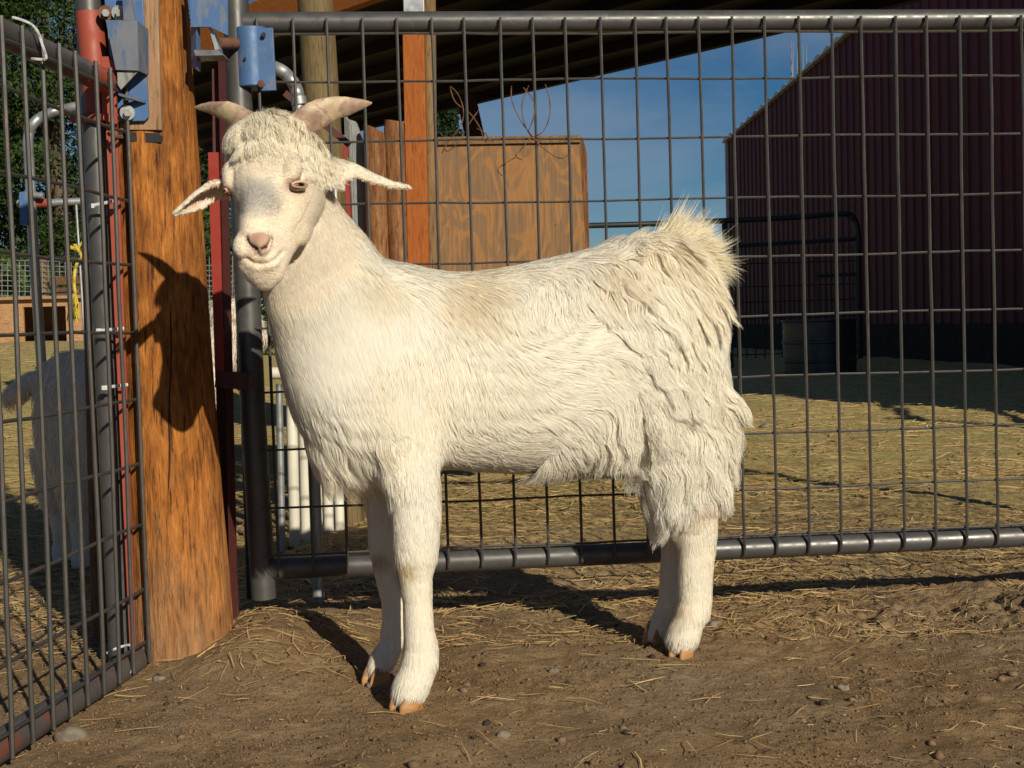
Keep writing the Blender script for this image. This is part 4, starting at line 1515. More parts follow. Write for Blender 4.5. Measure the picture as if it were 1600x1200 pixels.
Ze = 2.03
ear([P(468, 264, 1.945), P(494, 262, 1.95), P(528, 259, 1.96), P(556, 262, 1.975), P(583, 276, 1.995), P(612, 287, 2.01), P(643, 293, 2.025)],
    [0.020, 0.0250, 0.0235, 0.0150, 0.0100, 0.0070, 0.003], unit(np.array((0.0, 0.80, -0.60))), body)
ear([P(362, 290, 1.945), P(340, 288, 1.935), P(322, 294, 1.925), P(304, 308, 1.915), P(288, 322, 1.91), P(270, 335, 1.905)],
    [0.016, 0.022, 0.024, 0.020, 0.013, 0.004], unit(np.array((0.25, -0.45, -0.85))), body)

goat_base = np.array((GP0[0], GP0[1], GROUND))
goat = thing('goat', 'shaggy white young goat with horns standing side on, looking at the camera', 'goat', goat_base)


def fuse(mb, name, parent, voxel, mat, smooth_it=6):
    o_ = mb.build(name, mat, parent)
    md = o_.modifiers.new('r', 'REMESH')
    md.mode = 'VOXEL'
    md.voxel_size = voxel
    md.use_smooth_shade = True
    sm = o_.modifiers.new('s', 'SMOOTH')
    sm.factor = 0.5
    sm.iterations = smooth_it
    dg = bpy.context.evaluated_depsgraph_get()
    me2 = bpy.data.meshes.new_from_object(o_.evaluated_get(dg))
    o_.modifiers.clear()
    old = o_.data
    o_.data = me2
    bpy.data.meshes.remove(old)
    me2.name = name
    if not me2.materials:
        me2.materials.append(mat)
    me2.polygons.foreach_set('use_smooth', np.ones(len(me2.polygons), bool))
    return o_


gbody = fuse(body, 'body', goat, 0.0030, M['skin'], 8)


def mesh_arrays(o_, base):
    me = o_.data
    n = len(me.vertices)
    v = np.empty(n * 3, np.float32)
    me.vertices.foreach_get('co', v)
    nn = np.empty(n * 3, np.float32)
    me.vertices.foreach_get('normal', nn)
    me.calc_loop_triangles()
    tr = np.empty(len(me.loop_triangles) * 3, np.int32)
    me.loop_triangles.foreach_get('vertices', tr)
    return v.reshape(-1, 3).astype(float) + base, nn.reshape(-1, 3).astype(float), tr.reshape(-1, 3)


def seg_dist(p, poly):
    poly = np.array(poly, float)
    best = np.full(len(p), 1e9)
    for a_, b_ in zip(poly[:-1], poly[1:]):
        ab = b_ - a_
        t_ = np.clip(((p - a_) @ ab) / (ab @ ab), 0, 1)
        best = np.minimum(best, np.linalg.norm(p - (a_ + t_[:, None] * ab), axis=1))
    return best


def in_poly(p, poly):
    poly = np.array(poly, float)
    c = np.zeros(len(p), bool)
    j = len(poly) - 1
    for i in range(len(poly)):
        xi, yi = poly[i]
        xj, yj = poly[j]
        c ^= ((yi > p[:, 1]) != (yj > p[:, 1])) & (p[:, 0] < (xj - xi) * (p[:, 1] - yi) / (yj - yi + 1e-9) + xi)
        j = i
    return c


def relax(o_, base, weight, iters):
    """melts the joins between the masses of the body where weight is 1"""
    me = o_.data
    v_, n_, t_ = mesh_arrays(o_, base)
    w_ = weight(v_)[:, None]
    e_ = np.empty(len(me.edges) * 2, np.int32)
    me.edges.foreach_get('vertices', e_)
    e_ = e_.reshape(-1, 2)
    i_ = np.concatenate([e_[:, 0], e_[:, 1]])
    j_ = np.concatenate([e_[:, 1], e_[:, 0]])
    deg = np.bincount(i_, minlength=len(v_))[:, None]
    order = np.argsort(i_, kind='stable')
    i_, j_ = i_[order], j_[order]
    starts = np.concatenate([[0], np.cumsum(deg[:-1, 0])])
    for it in range(iters):
        m_ = np.add.reduceat(v_[j_], starts, axis=0) / deg
        v_ = v_ + (m_ - v_) * (w_ * 0.9)
    me.vertices.foreach_set('co', np.ascontiguousarray(v_ - base, np.float32).ravel())
    me.update()


relax(gbody, goat_base, lambda q: sstep(0.16, 0.23, np.linalg.norm(q - hp(0.02, 0, -0.03), axis=1)) * sstep(0.26, 0.42, q[:, 2] - GROUND) * np.where(((q - H0) @ HS > 0.055) & (q[:, 2] > H0[2] - 0.03), 0, 1) * (1 - 0.85 * sstep(0.30, 0.34, (q - GP0) @ GA)), 160)

# facial features: measured in the photograph, kept on the skin as shape and colour
CREAM = np.array((0.80, 0.69, 0.52))
v, vn, tri = mesh_arrays(gbody, goat_base)
uv = pix(v)
front = (vn @ HD > 0.05) & (np.linalg.norm(v - H0, axis=1) < 0.20)
col = np.tile(CREAM * np.array((1.05, 1.02, 0.98)), (len(v), 1))
NOSE = [(384, 372), (392, 366), (404, 364), (416, 366), (427, 371), (424, 382), (416, 390), (405, 394), (394, 389)]
MOUTH = [(385, 403), (394, 410), (404, 413), (418, 411), (430, 405), (441, 394)]
NOSTR = [[(385, 372), (387, 380), (394, 387), (400, 389)], [(426, 372), (423, 380), (416, 387), (410, 389)]]
LIPC = [(404, 393), (404, 403), (404, 413)]
push = np.zeros(len(v))


def paint_v(mask_w, c_):
    global col
    w_ = np.clip(mask_w, 0, 1)[:, None]
    col = col * (1 - w_) + np.array(c_) * w_


ins = in_poly(uv, NOSE)
dN = np.minimum(seg_dist(uv, NOSE + NOSE[:1]), 1e9)
paint_v(np.where(ins, 1.0, np.clip(1 - dN / 5, 0, 1) * 0.7) * front, (0.46, 0.285, 0.205))
push += np.where(ins & front, 0.0015, 0)
for pl_ in NOSTR:
    d_ = seg_dist(uv, pl_)
    paint_v(np.clip(1.9 - d_ / 2.4, 0, 1) * front, (0.06, 0.022, 0.018))
    push -= np.clip(1 - d_ / 4.5, 0, 1) * front * 0.006
d_ = seg_dist(uv, MOUTH)
paint_v(np.clip(1.2 - d_ / 2.2, 0, 1) * front * 0.8, (0.36, 0.22, 0.16))
push -= np.clip(1 - d_ / 4.0, 0, 1) * front * 0.0032
push += np.clip(1 - np.abs(d_ - 8) / 5, 0, 1) * front * 0.0012
d_ = seg_dist(uv, LIPC)
paint_v(np.clip(1.0 - d_ / 2.2, 0, 1) * front * 0.6, (0.40, 0.22, 0.16))
push -= np.clip(1 - d_ / 3.0, 0, 1) * front * 0.002
# hollows before the eyes, a ridge of bone below them
for pl_, dep, wid_ in (([(448, 300), (440, 330), (434, 352)], -0.0030, 16), ([(480, 308), (470, 330), (456, 350)], 0.0016, 12), ([(372, 300), (372, 330)], -0.0025, 10), ([(470, 280), (490, 277)], 0.0030, 8)):
    d_ = seg_dist(uv, pl_)
    push += np.exp(-(d_ / wid_) ** 2) * dep * front
# skin crease behind the cheek
d_ = seg_dist(uv, [(494, 320), (488, 350), (478, 378), (462, 402), (448, 424)])
push -= np.clip(1 - d_ / 9, 0, 1) * (np.linalg.norm(v - H0, axis=1) < 0.25) * (vn[:, 1] < 0.1) * 0.0008
smk = np.clip(1.25 - np.hypot((uv[:, 0] - 402) / 40, (uv[:, 1] - 306) / 33), 0, 1)
paint_v(0.75 * sstep(0, 0.8, smk) * front, (0.26, 0.255, 0.255))
EYE_R, EYE_L = hp(0.009, 0.0615, 0.006), hp(0.006, -0.0610, 0.008)
def eye_dist(p_, E, s_):
    ax = unit(HS * s_ * 0.80 + HD * 0.55 + HFv * 0.05)
    b1 = unit(np.cross(ax, HFv) * (1 if s_ > 0 else -1))
    if np.dot(b1, HS) < 0:
        b1 = -b1
    b1 = unit(b1 - HFv * 0.36 * s_)
    b2 = np.cross(ax, b1)
    q_ = p_ - E
    return np.sqrt((q_ @ b1 / 0.0125) ** 2 + (q_ @ b2 / 0.0056) ** 2 + (q_ @ ax / 0.016) ** 2)


for E, s_ in ((EYE_R, 1), (EYE_L, -1)):
    de = eye_dist(v, E, s_)
    paint_v(np.clip(2.3 - de, 0, 1), (0.40, 0.20, 0.135))
    push -= np.clip(1.5 - de, 0, 1) * 0.0055
# pink hollow of the ears
for path_, hollow in (([(340, 292), (318, 302), (300, 316)], 1), ([(2000, 2000), (2001, 2000)], 1)):
    d_ = seg_dist(uv, path_)
    paint_v(np.clip(1.2 - d_ / 12, 0, 1) * (vn[:, 2] < -0.1) * (np.linalg.norm(v - H0, axis=1) < 0.3) * 0.8, (0.55, 0.24, 0.15))
v = v + vn * push[:, None]
gbody.data.vertices.foreach_set('co', np.ascontiguousarray(v - goat_base, np.float32).ravel())
color_attr(gbody.data, col)
gbody.data.update()
v, vn, tri = mesh_arrays(gbody, goat_base)

# eyes
for E, s_ in ((EYE_R, 1), (EYE_L, -1)):
    ax = unit(HS * s_ * 0.80 + HD * 0.55 + HFv * 0.05)
    c_ = E - ax * 0.0082
    m = MB()
    b1 = unit(np.cross(ax, HFv) * (1 if s_ > 0 else -1))
    if np.dot(b1, HS) < 0:
        b1 = -b1
    b1 = unit(b1 - HFv * 0.36 * s_)
    b2 = np.cross(ax, b1)
    m.ellipsoid(c_, np.stack([b1, b2, ax]), (0.0118, 0.0062, 0.0108), 24, 15)
    e_ = m.build('eye', M['iris'], goat)
    pm = MB()
    pm.ellipsoid(c_ + ax * 0.0103, np.stack([b1, b2, ax]), (0.0050, 0.0023, 0.0012), 16, 7)
    pm.build('pupil', M['pupil'], e_)
    sgn = 1 if np.dot(b2, UP) > 0 else -1
    for q0_, q1_, rr_, hh, out_ in ((5, 175, 0.0017, 0.0042, 0.0044), (190, 350, 0.0013, 0.0040, 0.0034)):
        ld = MB()
        th_ = np.radians(np.linspace(q0_, q1_, 15))
        path_ = [c_ + ax * (0.0058 + out_ * abs(math.sin(x_))) + b1 * 0.0128 * math.cos(x_) + sgn * b2 * hh * math.sin(x_) for x_ in th_]
        ld.tube(path_, [0.0008] + [rr_] * 13 + [0.0008], 8)
        lid = ld.build('eyelid', M['skin'], e_)
        color_attr(lid.data, np.tile(np.array((0.58, 0.43, 0.33) if q0_ == 5 else (0.42, 0.22, 0.16)), (len(lid.data.vertices), 1)))


    cm = MB()
    cm.ellipsoid(c_ - b1 * s_ * 0.0098 + ax * 0.0062, np.stack([b1, b2, ax]), (0.0038, 0.0022, 0.0024), 12, 7)
    cr_ = cm.build('eye_corner', M['skin'], e_)
    color_attr(cr_.data, np.tile(np.array((0.50, 0.20, 0.14)), (len(cr_.data.vertices), 1)))


# horns
def horn(path, rad, flat, flatdir, seed):
    p = np.array(path)
    t0_ = np.linspace(0, len(p) - 1, 34)
    i_ = np.clip(np.floor(t0_).astype(int), 0, len(p) - 2)
    f_ = (t0_ - i_)[:, None]
    pa, pb_, pc_, pd = p[np.clip(i_ - 1, 0, None)], p[i_], p[i_ + 1], p[np.clip(i_ + 2, None, len(p) - 1)]
    c_ = 0.5 * (2 * pb_ + (-pa + pc_) * f_ + (2 * pa - 5 * pb_ + 4 * pc_ - pd) * f_ ** 2 + (-pa + 3 * pb_ - 3 * pc_ + pd) * f_ ** 3)
    rr_ = np.interp(t0_, np.arange(len(p)), rad)
    tg_ = unit(np.gradient(c_, axis=0))
    th_ = np.arange(20) * 2 * math.pi / 20
    rg_ = []
    for k_ in range(len(c_)):
        a_ = unit(flatdir - tg_[k_] * np.dot(flatdir, tg_[k_]))
        b_ = np.cross(tg_[k_], a_)
        q_ = 1 + 0.015 * math.sin(t0_[k_] * 16) + 0.10 * fbm(np.stack([np.cos(th_) * 2, np.sin(th_) * 2, np.full(20, t0_[k_] * 2.0 + seed)], -1), 3, seed)
        rg_.append(c_[k_] + (rr_[k_] * q_ * np.cos(th_))[:, None] * b_ + (rr_[k_] * flat * q_ * np.sin(th_))[:, None] * a_)
    m_ = MB()
    m_.loft(rg_)
    return m_.build('horn', M['horn'], goat)


horn([P(462, 203, 1.93), P(482, 187, 1.925), P(511, 173, 1.93), P(545, 166, 1.94), P(581, 161, 1.955)], [0.0205, 0.0215, 0.0195, 0.0140, 0.0012], 0.5, unit(np.array((0.1, -0.8, -0.5))), 3)
horn([P(392, 202, 1.925), P(378, 188, 1.925), P(356, 176, 1.93), P(332, 170, 1.94), P(304, 168, 1.955)], [0.0215, 0.0200, 0.0160, 0.0105, 0.0012], 0.5, unit(np.array((-0.1, -0.8, -0.5))), 6)

# hooves: two claws each
for foot, tilt in ((FN, 0.95), (FF, 0.85), (HN, 0.85), (HF, 0.8)):
    fwd = unit(-GA * 0.92 + GS * 0.35) if foot is not HN and foot is not HF else unit(-GA * 0.85 + GS * 0.5)
    sidev = np.array((-fwd[1], fwd[0], 0))
    gz = float(terrain(foot[0], foot[1]))
    m = MB()
    for s_ in (-1, 1):
        rg_ = []
        c0_ = np.array((foot[0], foot[1], gz)) + sidev * s_ * 0.0125 * tilt
        for (z_, lf, lb, hw) in ((-0.004, 0.0320, -0.020, 0.0125), (0.006, 0.0320, -0.020, 0.0128), (0.016, 0.0270, -0.020, 0.0122), (0.027, 0.018, -0.018, 0.0108), (0.040, 0.008, -0.012, 0.006)):
            cc_ = c0_ + fwd * (lf + lb) / 2 * tilt + UP * z_
            rg_.append([cc_ + fwd * (lf - lb) / 2 * tilt * np.cos(x_) * (0.9 + 0.1 * np.cos(x_)) + sidev * hw * tilt * np.sin(x_) * (1 - 0.25 * max(0, math.cos(x_))) for x_ in RT])
        m.loft(rg_)
    m.build('hoof', M['hoof'], goat)

# ------------------------------------------------------------------ the coat
# what the coat does, spot by spot (u, v, lie du, dv, length mm, wave mm, clumping, lift, wave length mm)
COAT = np.array([
    (470, 430, 0.15, 1, 14, 0, 0.15, 0.22, 30), (440, 500, 0.2, 1, 15, 0, 0.15, 0.2, 30), (520, 390, 0.7, 0.8, 17, 0, 0.2, 0.25, 30), (560, 480, 0.25, 1, 15, 0, 0.2, 0.2, 30), (470, 600, 0.35, 1, 18, 1, 0.2, 0.22, 30),
    (520, 560, 0.2, 1, 15, 0, 0.2, 0.2, 30), (590, 395, 0.95, 0.35, 30, 1, 0.4, 0.35, 30), (640, 405, 0.95, 0.3, 32, 1, 0.4, 0.32, 30), (620, 500, 0.2, 1, 17, 0, 0.25, 0.2, 30), (630, 620, 0.05, 1, 17, 0, 0.25, 0.2, 30), (560, 620, 0.2, 1, 18, 1, 0.25, 0.2, 30),
    (545, 660, 0.35, 1, 50, 5, 0.62, 0.30, 60), (515, 712, 0.25, 1, 60, 7, 0.68, 0.36, 50), (565, 705, 0.55, 0.85, 62, 8, 0.68, 0.36, 50), (600, 740, 0.3, 1, 36, 4, 0.5, 0.25, 50), (650, 720, 0.0, 1, 18, 1, 0.3, 0.2, 30),
    (700, 415, 0.95, 0.25, 28, 1, 0.4, 0.30, 30), (780, 412, 0.95, 0.15, 28, 1, 0.45, 0.32, 30), (860, 395, 0.95, 0.0, 30, 1, 0.45, 0.34, 30), (930, 372, 0.9, -0.1, 34, 2, 0.45, 0.42, 30), (965, 372, 0.6, -0.5, 36, 2, 0.5, 0.5, 30),
    (720, 470, 0.5, 1, 20, 2, 0.5, 0.35, 22), (775, 490, 0.15, 1, 26, 3, 0.6, 0.35, 24), (850, 460, -0.35, 0.95, 34, 4, 0.55, 0.28, 40), (900, 440, -0.1, 1, 34, 3, 0.5, 0.28, 40),
    (700, 580, 0.1, 1, 20, 1, 0.35, 0.2, 30), (750, 600, 0.25, 1, 26, 2, 0.45, 0.22, 40), (800, 620, 0.75, 0.65, 34, 3, 0.5, 0.22, 50), (790, 560, 0.5, 0.85, 30, 3, 0.5, 0.25, 40), (850, 545, 0.95, 0.1, 36, 3, 0.5, 0.24, 50), (910, 520, 0.9, -0.25, 42, 4, 0.5, 0.26, 55),
    (880, 620, 1, 0.05, 40, 4, 0.5, 0.22, 55), (740, 700, 0.75, 0.4, 26, 1, 0.4, 0.2, 40), (820, 690, 0.95, 0.05, 34, 2, 0.45, 0.2, 50), (830, 735, 0.9, 0.25, 26, 1, 0.4, 0.2, 40), (900, 690, 0.3, 0.9, 58, 6, 0.65, 0.3, 55), (880, 725, -0.6, 0.9, 62, 5, 0.65, 0.35, 55), (945, 720, -0.1, 1, 62, 5, 0.65, 0.32, 55),
    (950, 430, 0.1, 1, 30, 7, 0.85, 0.5, 18), (1000, 410, 0.3, 1, 30, 7, 0.85, 0.5, 18), (960, 470, 0.15, 1, 34, 7, 0.8, 0.45, 24), (1010, 470, 0.3, 1, 62, 7, 0.78, 0.28, 45), (1115, 450, 0.05, 1, 44, 5, 0.66, 0.12, 46), (1070, 440, 0.38, 0.95, 66, 7, 0.75, 0.3, 55),
    (960, 550, 0.8, 0.55, 62, 6, 0.65, 0.25, 55), (1000, 540, 0.45, 0.95, 72, 9, 0.8, 0.28, 48), (1050, 530, 0.3, 1, 78, 10, 0.82, 0.3, 46), (1100, 540, 0.25, 1, 70, 9, 0.78, 0.3, 46), (1125, 500, 0.1, 1, 42, 5, 0.66, 0.16, 46), (1130, 560, 0.15, 1, 46, 6, 0.7, 0.2, 46),
    (980, 620, 0.1, 1, 74, 9, 0.78, 0.28, 48), (1040, 620, 0.1, 1, 80, 11, 0.82, 0.3, 46), (1100, 620, 0.5, 0.95, 72, 9, 0.78, 0.38, 44), (1136, 622, 0.85, 0.55, 46, 6, 0.75, 0.75, 40), (1138, 680, 0.5, 0.85, 50, 6, 0.72, 0.55, 40), (1128, 740, 0.35, 0.9, 44, 5, 0.7, 0.45, 40),
    (960, 660, -0.05, 1, 62, 5, 0.65, 0.28, 55), (1000, 700, 0.05, 1, 70, 8, 0.75, 0.3, 50), (1060, 700, 0.15, 1, 72, 9, 0.8, 0.32, 46), (1110, 710, 0.6, 0.85, 54, 7, 0.75, 0.45, 42), (1000, 750, -0.1, 1, 58, 6, 0.7, 0.34, 50), (1050, 760, -0.25, 1, 62, 7, 0.75, 0.34, 46), (1100, 760, 0.3, 1, 36, 4, 0.6, 0.35, 40),
    (1030, 790, -0.4, 0.9, 46, 5, 0.65, 0.38, 40), (1075, 800, -0.1, 1, 30, 3, 0.5, 0.3, 35), (1105, 800, 0.2, 1, 14, 1, 0.3, 0.3, 30),
    (640, 790, 0.05, 1, 14, 0, 0.25, 0.25, 30), (600, 800, -0.1, 1, 13, 0, 0.25, 0.25, 30), (650, 870, 0.3, 1, 12, 0, 0.2, 0.25, 30), (600, 880, 0.1, 1, 10, 0, 0.2, 0.22, 30), (650, 960, 0, 1, 8, 0, 0.15, 0.22, 30), (610, 980, 0, 1, 8, 0, 0.15, 0.22, 30),
    (655, 1030, 0.1, 1, 10, 0, 0.2, 0.28, 30), (595, 1030, 0, 1, 8, 0, 0.2, 0.22, 30), (640, 1085, -0.35, 1, 15, 0, 0.2, 0.22, 30), (585, 1055, -0.35, 1, 13, 0, 0.2, 0.22, 30),
    (1085, 860, 0.1, 1, 10, 0, 0.2, 0.25, 30), (1045, 860, 0, 1, 10, 0, 0.2, 0.25, 30), (1085, 930, 0.1, 1, 9, 0, 0.2, 0.25, 30), (1040, 940, 0, 1, 8, 0, 0.2, 0.22, 30), (1070, 1000, -0.35, 1, 14, 0, 0.2, 0.22, 30), (1020, 990, -0.35, 1, 12, 0, 0.2, 0.22, 30)], float)


def idw(p, ctrl, cols_, k=2.6):
    d2 = ((p[:, None, :] - ctrl[None, :, :2]) ** 2).sum(-1) + 60.0
    w_ = d2 ** (-k / 2 * 1.3)
    w_ /= w_.sum(1, keepdims=True)
    return w_ @ ctrl[:, cols_]


def sample_mesh(v_, n_, t_, count, rs, weight=None):
    a_, b_, c_ = v_[t_[:, 0]], v_[t_[:, 1]], v_[t_[:, 2]]
    ar = np.linalg.norm(np.cross(b_ - a_, c_ - a_), axis=1)
    if weight is not None:
        ar = ar * weight[t_].mean(1)
    i_ = rs.choice(len(t_), count, p=ar / ar.sum())
    r1, r2 = np.sqrt(rs.random(count)), rs.random(count)
    w0, w1, w2 = (1 - r1)[:, None], (r1 * (1 - r2))[:, None], (r1 * r2)[:, None]
    return a_[i_] * w0 + b_[i_] * w1 + c_[i_] * w2, unit(n_[t_[i_, 0]] * w0 + n_[t_[i_, 1]] * w1 + n_[t_[i_, 2]] * w2)


def kd_nearest(pts_, q_):
    kd = kdtree.KDTree(len(pts_))
    for i_, p_ in enumerate(pts_):
        kd.insert(p_, i_)
    kd.balance()
    return np.array([kd.find(x_)[1] for x_ in q_])


def grow(p, n, lie, L, wav, lift, wl, K, seed, droop=0.25, phase_scale=16.0, coherent=False):
    """strand curves (N, K, 3)"""
    t = lie - n * np.sum(lie * n, 1, keepdims=True)
    t = unit(t)
    sd_ = np.cross(n, t)
    s = np.linspace(0, 1, K)[None, :, None]
    L_ = L[:, None, None]
    li = lift[:, None, None]
    if coherent:
        ph = (2 * math.pi * (-p[:, 2] / np.maximum(wl, 1e-4)) + 3.4 * math.pi * fbm(p * phase_scale, 2, seed))[:, None, None]
    else:
        ph = 2.2 * math.pi * fbm(p * phase_scale, 2, seed)[:, None, None]
    fr_ = (2 * math.pi * L / np.maximum(wl, 1e-4))[:, None, None]
    wv = wav[:, None, None] * (np.sin(ph + fr_ * s) - np.sin(ph)) * np.minimum(1, 0.35 + s)
    if coherent:
        wv = wav[:, None, None] * np.sin(ph + fr_ * s) * np.minimum(1, 2.2 * s)
    wo = 0.5 * wav[:, None, None] * (np.sin(ph * 1.7 + 1.3 + fr_ * s) - np.sin(ph * 1.7 + 1.3))
    out_ = p[:, None] + t[:, None] * L_ * s * (1 - 0.25 * li) + n[:, None] * L_ * li * (1.5 * s - 0.95 * s * s) + sd_[:, None] * wv + n[:, None] * wo
    out_ = out_ - UP * (L_ * droop * s * s * li)
    return out_


def clump(cur, p, cidx, ccur, cp, amount, shrink=0.25, power=1.4):
    K = cur.shape[1]
    s = np.linspace(0, 1, K)[None, :, None]
    k_ = amount[:, None, None] * s ** power / (0.25 + 0.75 * s ** power)
    off_ = (p - cp[cidx])[:, None]
    tgt = ccur[cidx] + off_ * (1 - s * (1 - shrink))
    return cur * (1 - k_) + tgt * k_


def ribbons(cur, nrm, w0, col_, tipw=0.25, rs=None, twist=0.35):
    """flat tapering hairs that lie with their broad side to nrm"""
    N_, K = cur.shape[:2]
    t = unit(np.gradient(cur, axis=1))
    side = unit(np.cross(t, nrm[:, None]))
    if twist:
        a_ = (rs.normal(0, twist, N_))[:, None, None]
        side = side * np.cos(a_) + np.cross(t, side) * np.sin(a_)
    s = np.linspace(0, 1, K)[None, :, None]
    prof = np.where(s < 0.15, 0.75 + s / 0.6, 1 - (1 - tipw) * np.maximum(0, (s - 0.15) / 0.85) ** 1.6)
    w_ = w0[:, None, None] * prof * 0.5
    V_ = np.stack([cur - side * w_, cur + side * w_], 2).reshape(N_, K * 2, 3)
    b_ = (np.arange(N_) * K * 2)[:, None, None]
    q_ = np.array([[2 * k, 2 * k + 1, 2 * k + 3, 2 * k + 2] for k in range(K - 1)])[None]
    return V_.reshape(-1, 3), (b_ + q_).reshape(-1, 4), np.repeat(col_, K * 2, 0)


class Coat:
    def __init__(self):
        self.V, self.Q, self.C, self.n = [], [], [], 0

    def add(self, V_, Q_, C_):
        self.V.append(V_)
        self.Q.append(Q_ + self.n)
        self.C.append(C_)
        self.n += len(V_)

    def build(self, name, parent, base):
        o_ = big_mesh(name, np.concatenate(self.V) - base, np.concatenate(self.Q), M['fur'], parent)
        color_attr(o_.data, np.concatenate(self.C))
        return o_


def lie3d(d2):
    return unit(GA[None] * d2[:, :1] - UP[None] * d2[:, 1:2])


rs = np.random.default_rng(11)
coat = Coat()
hdist = np.linalg.norm(v - hp(0.02, 0, -0.04), axis=1)
tl_ = (v - H0) @ HFv
headmask = sstep(0.165, 0.140, hdist)
earmask = np.zeros(len(v))
for pth_ in ([P(494, 262, 1.95), P(556, 262, 1.975), P(643, 293, 2.025)], [P(345, 288, 1.935), P(304, 308, 1.915), P(270, 335, 1.905)]):
    dd = np.full(len(v), 1e9)
    for a_, b_ in zip(pth_[:-1], pth_[1:]):
        ab = b_ - a_
        t_ = np.clip(((v - a_) @ ab) / (ab @ ab), 0, 1)
        dd = np.minimum(dd, np.linalg.norm(v - (a_ + t_[:, None] * ab), axis=1))
    earmask = np.maximum(earmask, (dd < 0.03) * (((v - H0) @ HS > 0.08) | ((v - H0) @ HS < -0.08)))

# how long the coat is at each point of the skin, so that short parts get more hairs
vl = idw(pix(v), COAT, [4])[:, 0]
dens = np.where(vl < 20, 1.7, 1.0) * (1 - headmask) * (1 - earmask) * (v[:, 2] > GROUND + 0.022)
# the far flank cannot be seen from anywhere near the photograph: thinner there
dens *= np.where(vn @ GS > -0.45, 1.0, 0.30)

# --- trunk, neck and legs
NB = 150000
p, n = sample_mesh(v, vn, tri, NB, rs, dens)
uvp = pix(p)
uvp = uvp + 7.0 * np.stack([fbm(p * 30, 2, 41), fbm(p * 30, 2, 42)], -1)
par = idw(uvp, COAT, [2, 3, 4, 5, 6, 7, 8])
lie = lie3d(par[:, :2])
soft = sstep(0.34, 0.18, par[:, 4])
long_ = sstep(0.60, 0.74, par[:, 4])
lie = unit(lie + ((0.26 - 0.17 * soft - 0.10 * long_)[:, None]) * np.stack([fbm(p * 9, 2, 51), fbm(p * 9, 2, 52), fbm(p * 9, 2, 53)], -1) + (0.07 - 0.030 * soft - 0.045 * long_)[:, None] * rs.normal(size=lie.shape))
L = par[:, 2] * 0.001 * (1.12 + 0.35 * soft + 0.42 * long_) * (0.62 + 0.6 * rs.random(NB)) * (1 + 0.2 * fbm(p * 11, 2, 55))
wav = par[:, 3] * 0.001 * (1 - 0.30 * sstep(0.6, 0.74, par[:, 4])) * (0.9 + 0.2 * rs.random(NB)) * (0.45 + 0.55 * long_) * (1 - soft)
lift = np.clip(par[:, 5] * (0.72 - 0.30 * soft - 0.16 * long_) * (0.6 + 0.6 * rs.random(NB)), 0.03, 0.9)
wl = 0.054 + 0 * par[:, 6]
cl = par[:, 4]


def tone(p_, rs_, amt=0.06):
    """warm cream, with paler and yellower patches that belong to the hair"""
    k_ = len(p_)
    a_ = np.clip(0.5 + 0.55 * fbm(p_ * 7, 3, 61), 0, 1)[:, None]
    c_ = (1 - a_) * np.array((0.915, 0.893, 0.825)) + a_ * np.array((0.905, 0.862, 0.755))
    return c_ * (1 - amt + 2 * amt * rs_.random((k_, 1)))


colr = tone(p, rs)
# stains and tan patches seen in the photograph
for (u, v_, rad, c_, amt) in ((735, 465, 62, (0.68, 0.56, 0.36), 0.55), (960, 430, 42, (0.70, 0.54, 0.32), 0.42), (1020, 385, 55, (0.82, 0.69, 0.44), 0.35), (1090, 400, 60, (0.83, 0.71, 0.46), 0.35), (590, 455, 40, (0.66, 0.54, 0.30), 0.35),
                              (632, 895, 22, (0.50, 0.38, 0.15), 0.7), (590, 875, 18, (0.45, 0.33, 0.12), 0.75), (1100, 785, 28, (0.58, 0.42, 0.28), 0.45), (915, 500, 22, (0.60, 0.42, 0.25), 0.35), (1062, 960, 26, (0.66, 0.52, 0.28), 0.4), (610, 680, 50, (0.70, 0.57, 0.34), 0.2)):
    d_ = np.linalg.norm(uvp - np.array((u, v_)), axis=1)
    w_ = (amt * np.clip(1.2 - d_ / rad, 0, 1) * (0.6 + 0.5 * rs.random(NB)))[:, None]
    colr = colr * (1 - w_) + np.array(c_) * w_

pw_ = 0.30 + 0.8 * (1 - long_)
ci = rs.choice(NB, 3800, replace=False, p=pw_ / pw_.sum())
cur = grow(p, n, lie, L, wav, lift, wl, 9, 71, 0.25, 5.0, True)
ccur = grow(p[ci], n[ci], lie[ci], L[ci] * 1.08, wav[ci], lift[ci], wl[ci], 9, 71, 0.25, 5.0, True)
cidx = kd_nearest(p[ci], p)
cur = clump(cur, p, cidx, ccur, p[ci], np.minimum(1, cl * (0.55 + 0.55 * rs.random(NB))), 0.36, 1.2)
offc = (p - p[ci][cidx])
nn_ = unit(n + (0.38 * cl)[:, None] * offc / 0.014 + (0.10 - 0.06 * soft)[:, None] * rs.normal(size=n.shape))
wd = 0.0008 + 0.0005 * rs.random(NB) + np.where(L > 0.03, 0.0003, 0)
V, Q, C_ = ribbons(cur, nn_, wd, colr, 0.25, rs, 0.18)
coat.add(V, Q, C_)

# --- short under hair, so that no skin shows in the partings
NU = 42000
p, n = sample_mesh(v, vn, tri, NU, rs, dens * sstep(24, 34, vl) + 1e-9)
par = idw(pix(p), COAT, [2, 3, 4, 5, 6, 7, 8])
lie = unit(lie3d(par[:, :2]) + 0.35 * rs.normal(size=p.shape))
cur = grow(p, n, lie, (0.013 + 0.012 * rs.random(NU)), np.full(NU, 0.001), np.full(NU, 0.25), np.full(NU, 0.03), 4, 140)
V, Q, C_ = ribbons(cur, unit(n + 0.1 * rs.normal(size=n.shape)), 0.0010 + 0.0006 * rs.random(NU), tone(p, rs) * 0.96, 0.3, rs, 0.2)
coat.add(V, Q, C_)

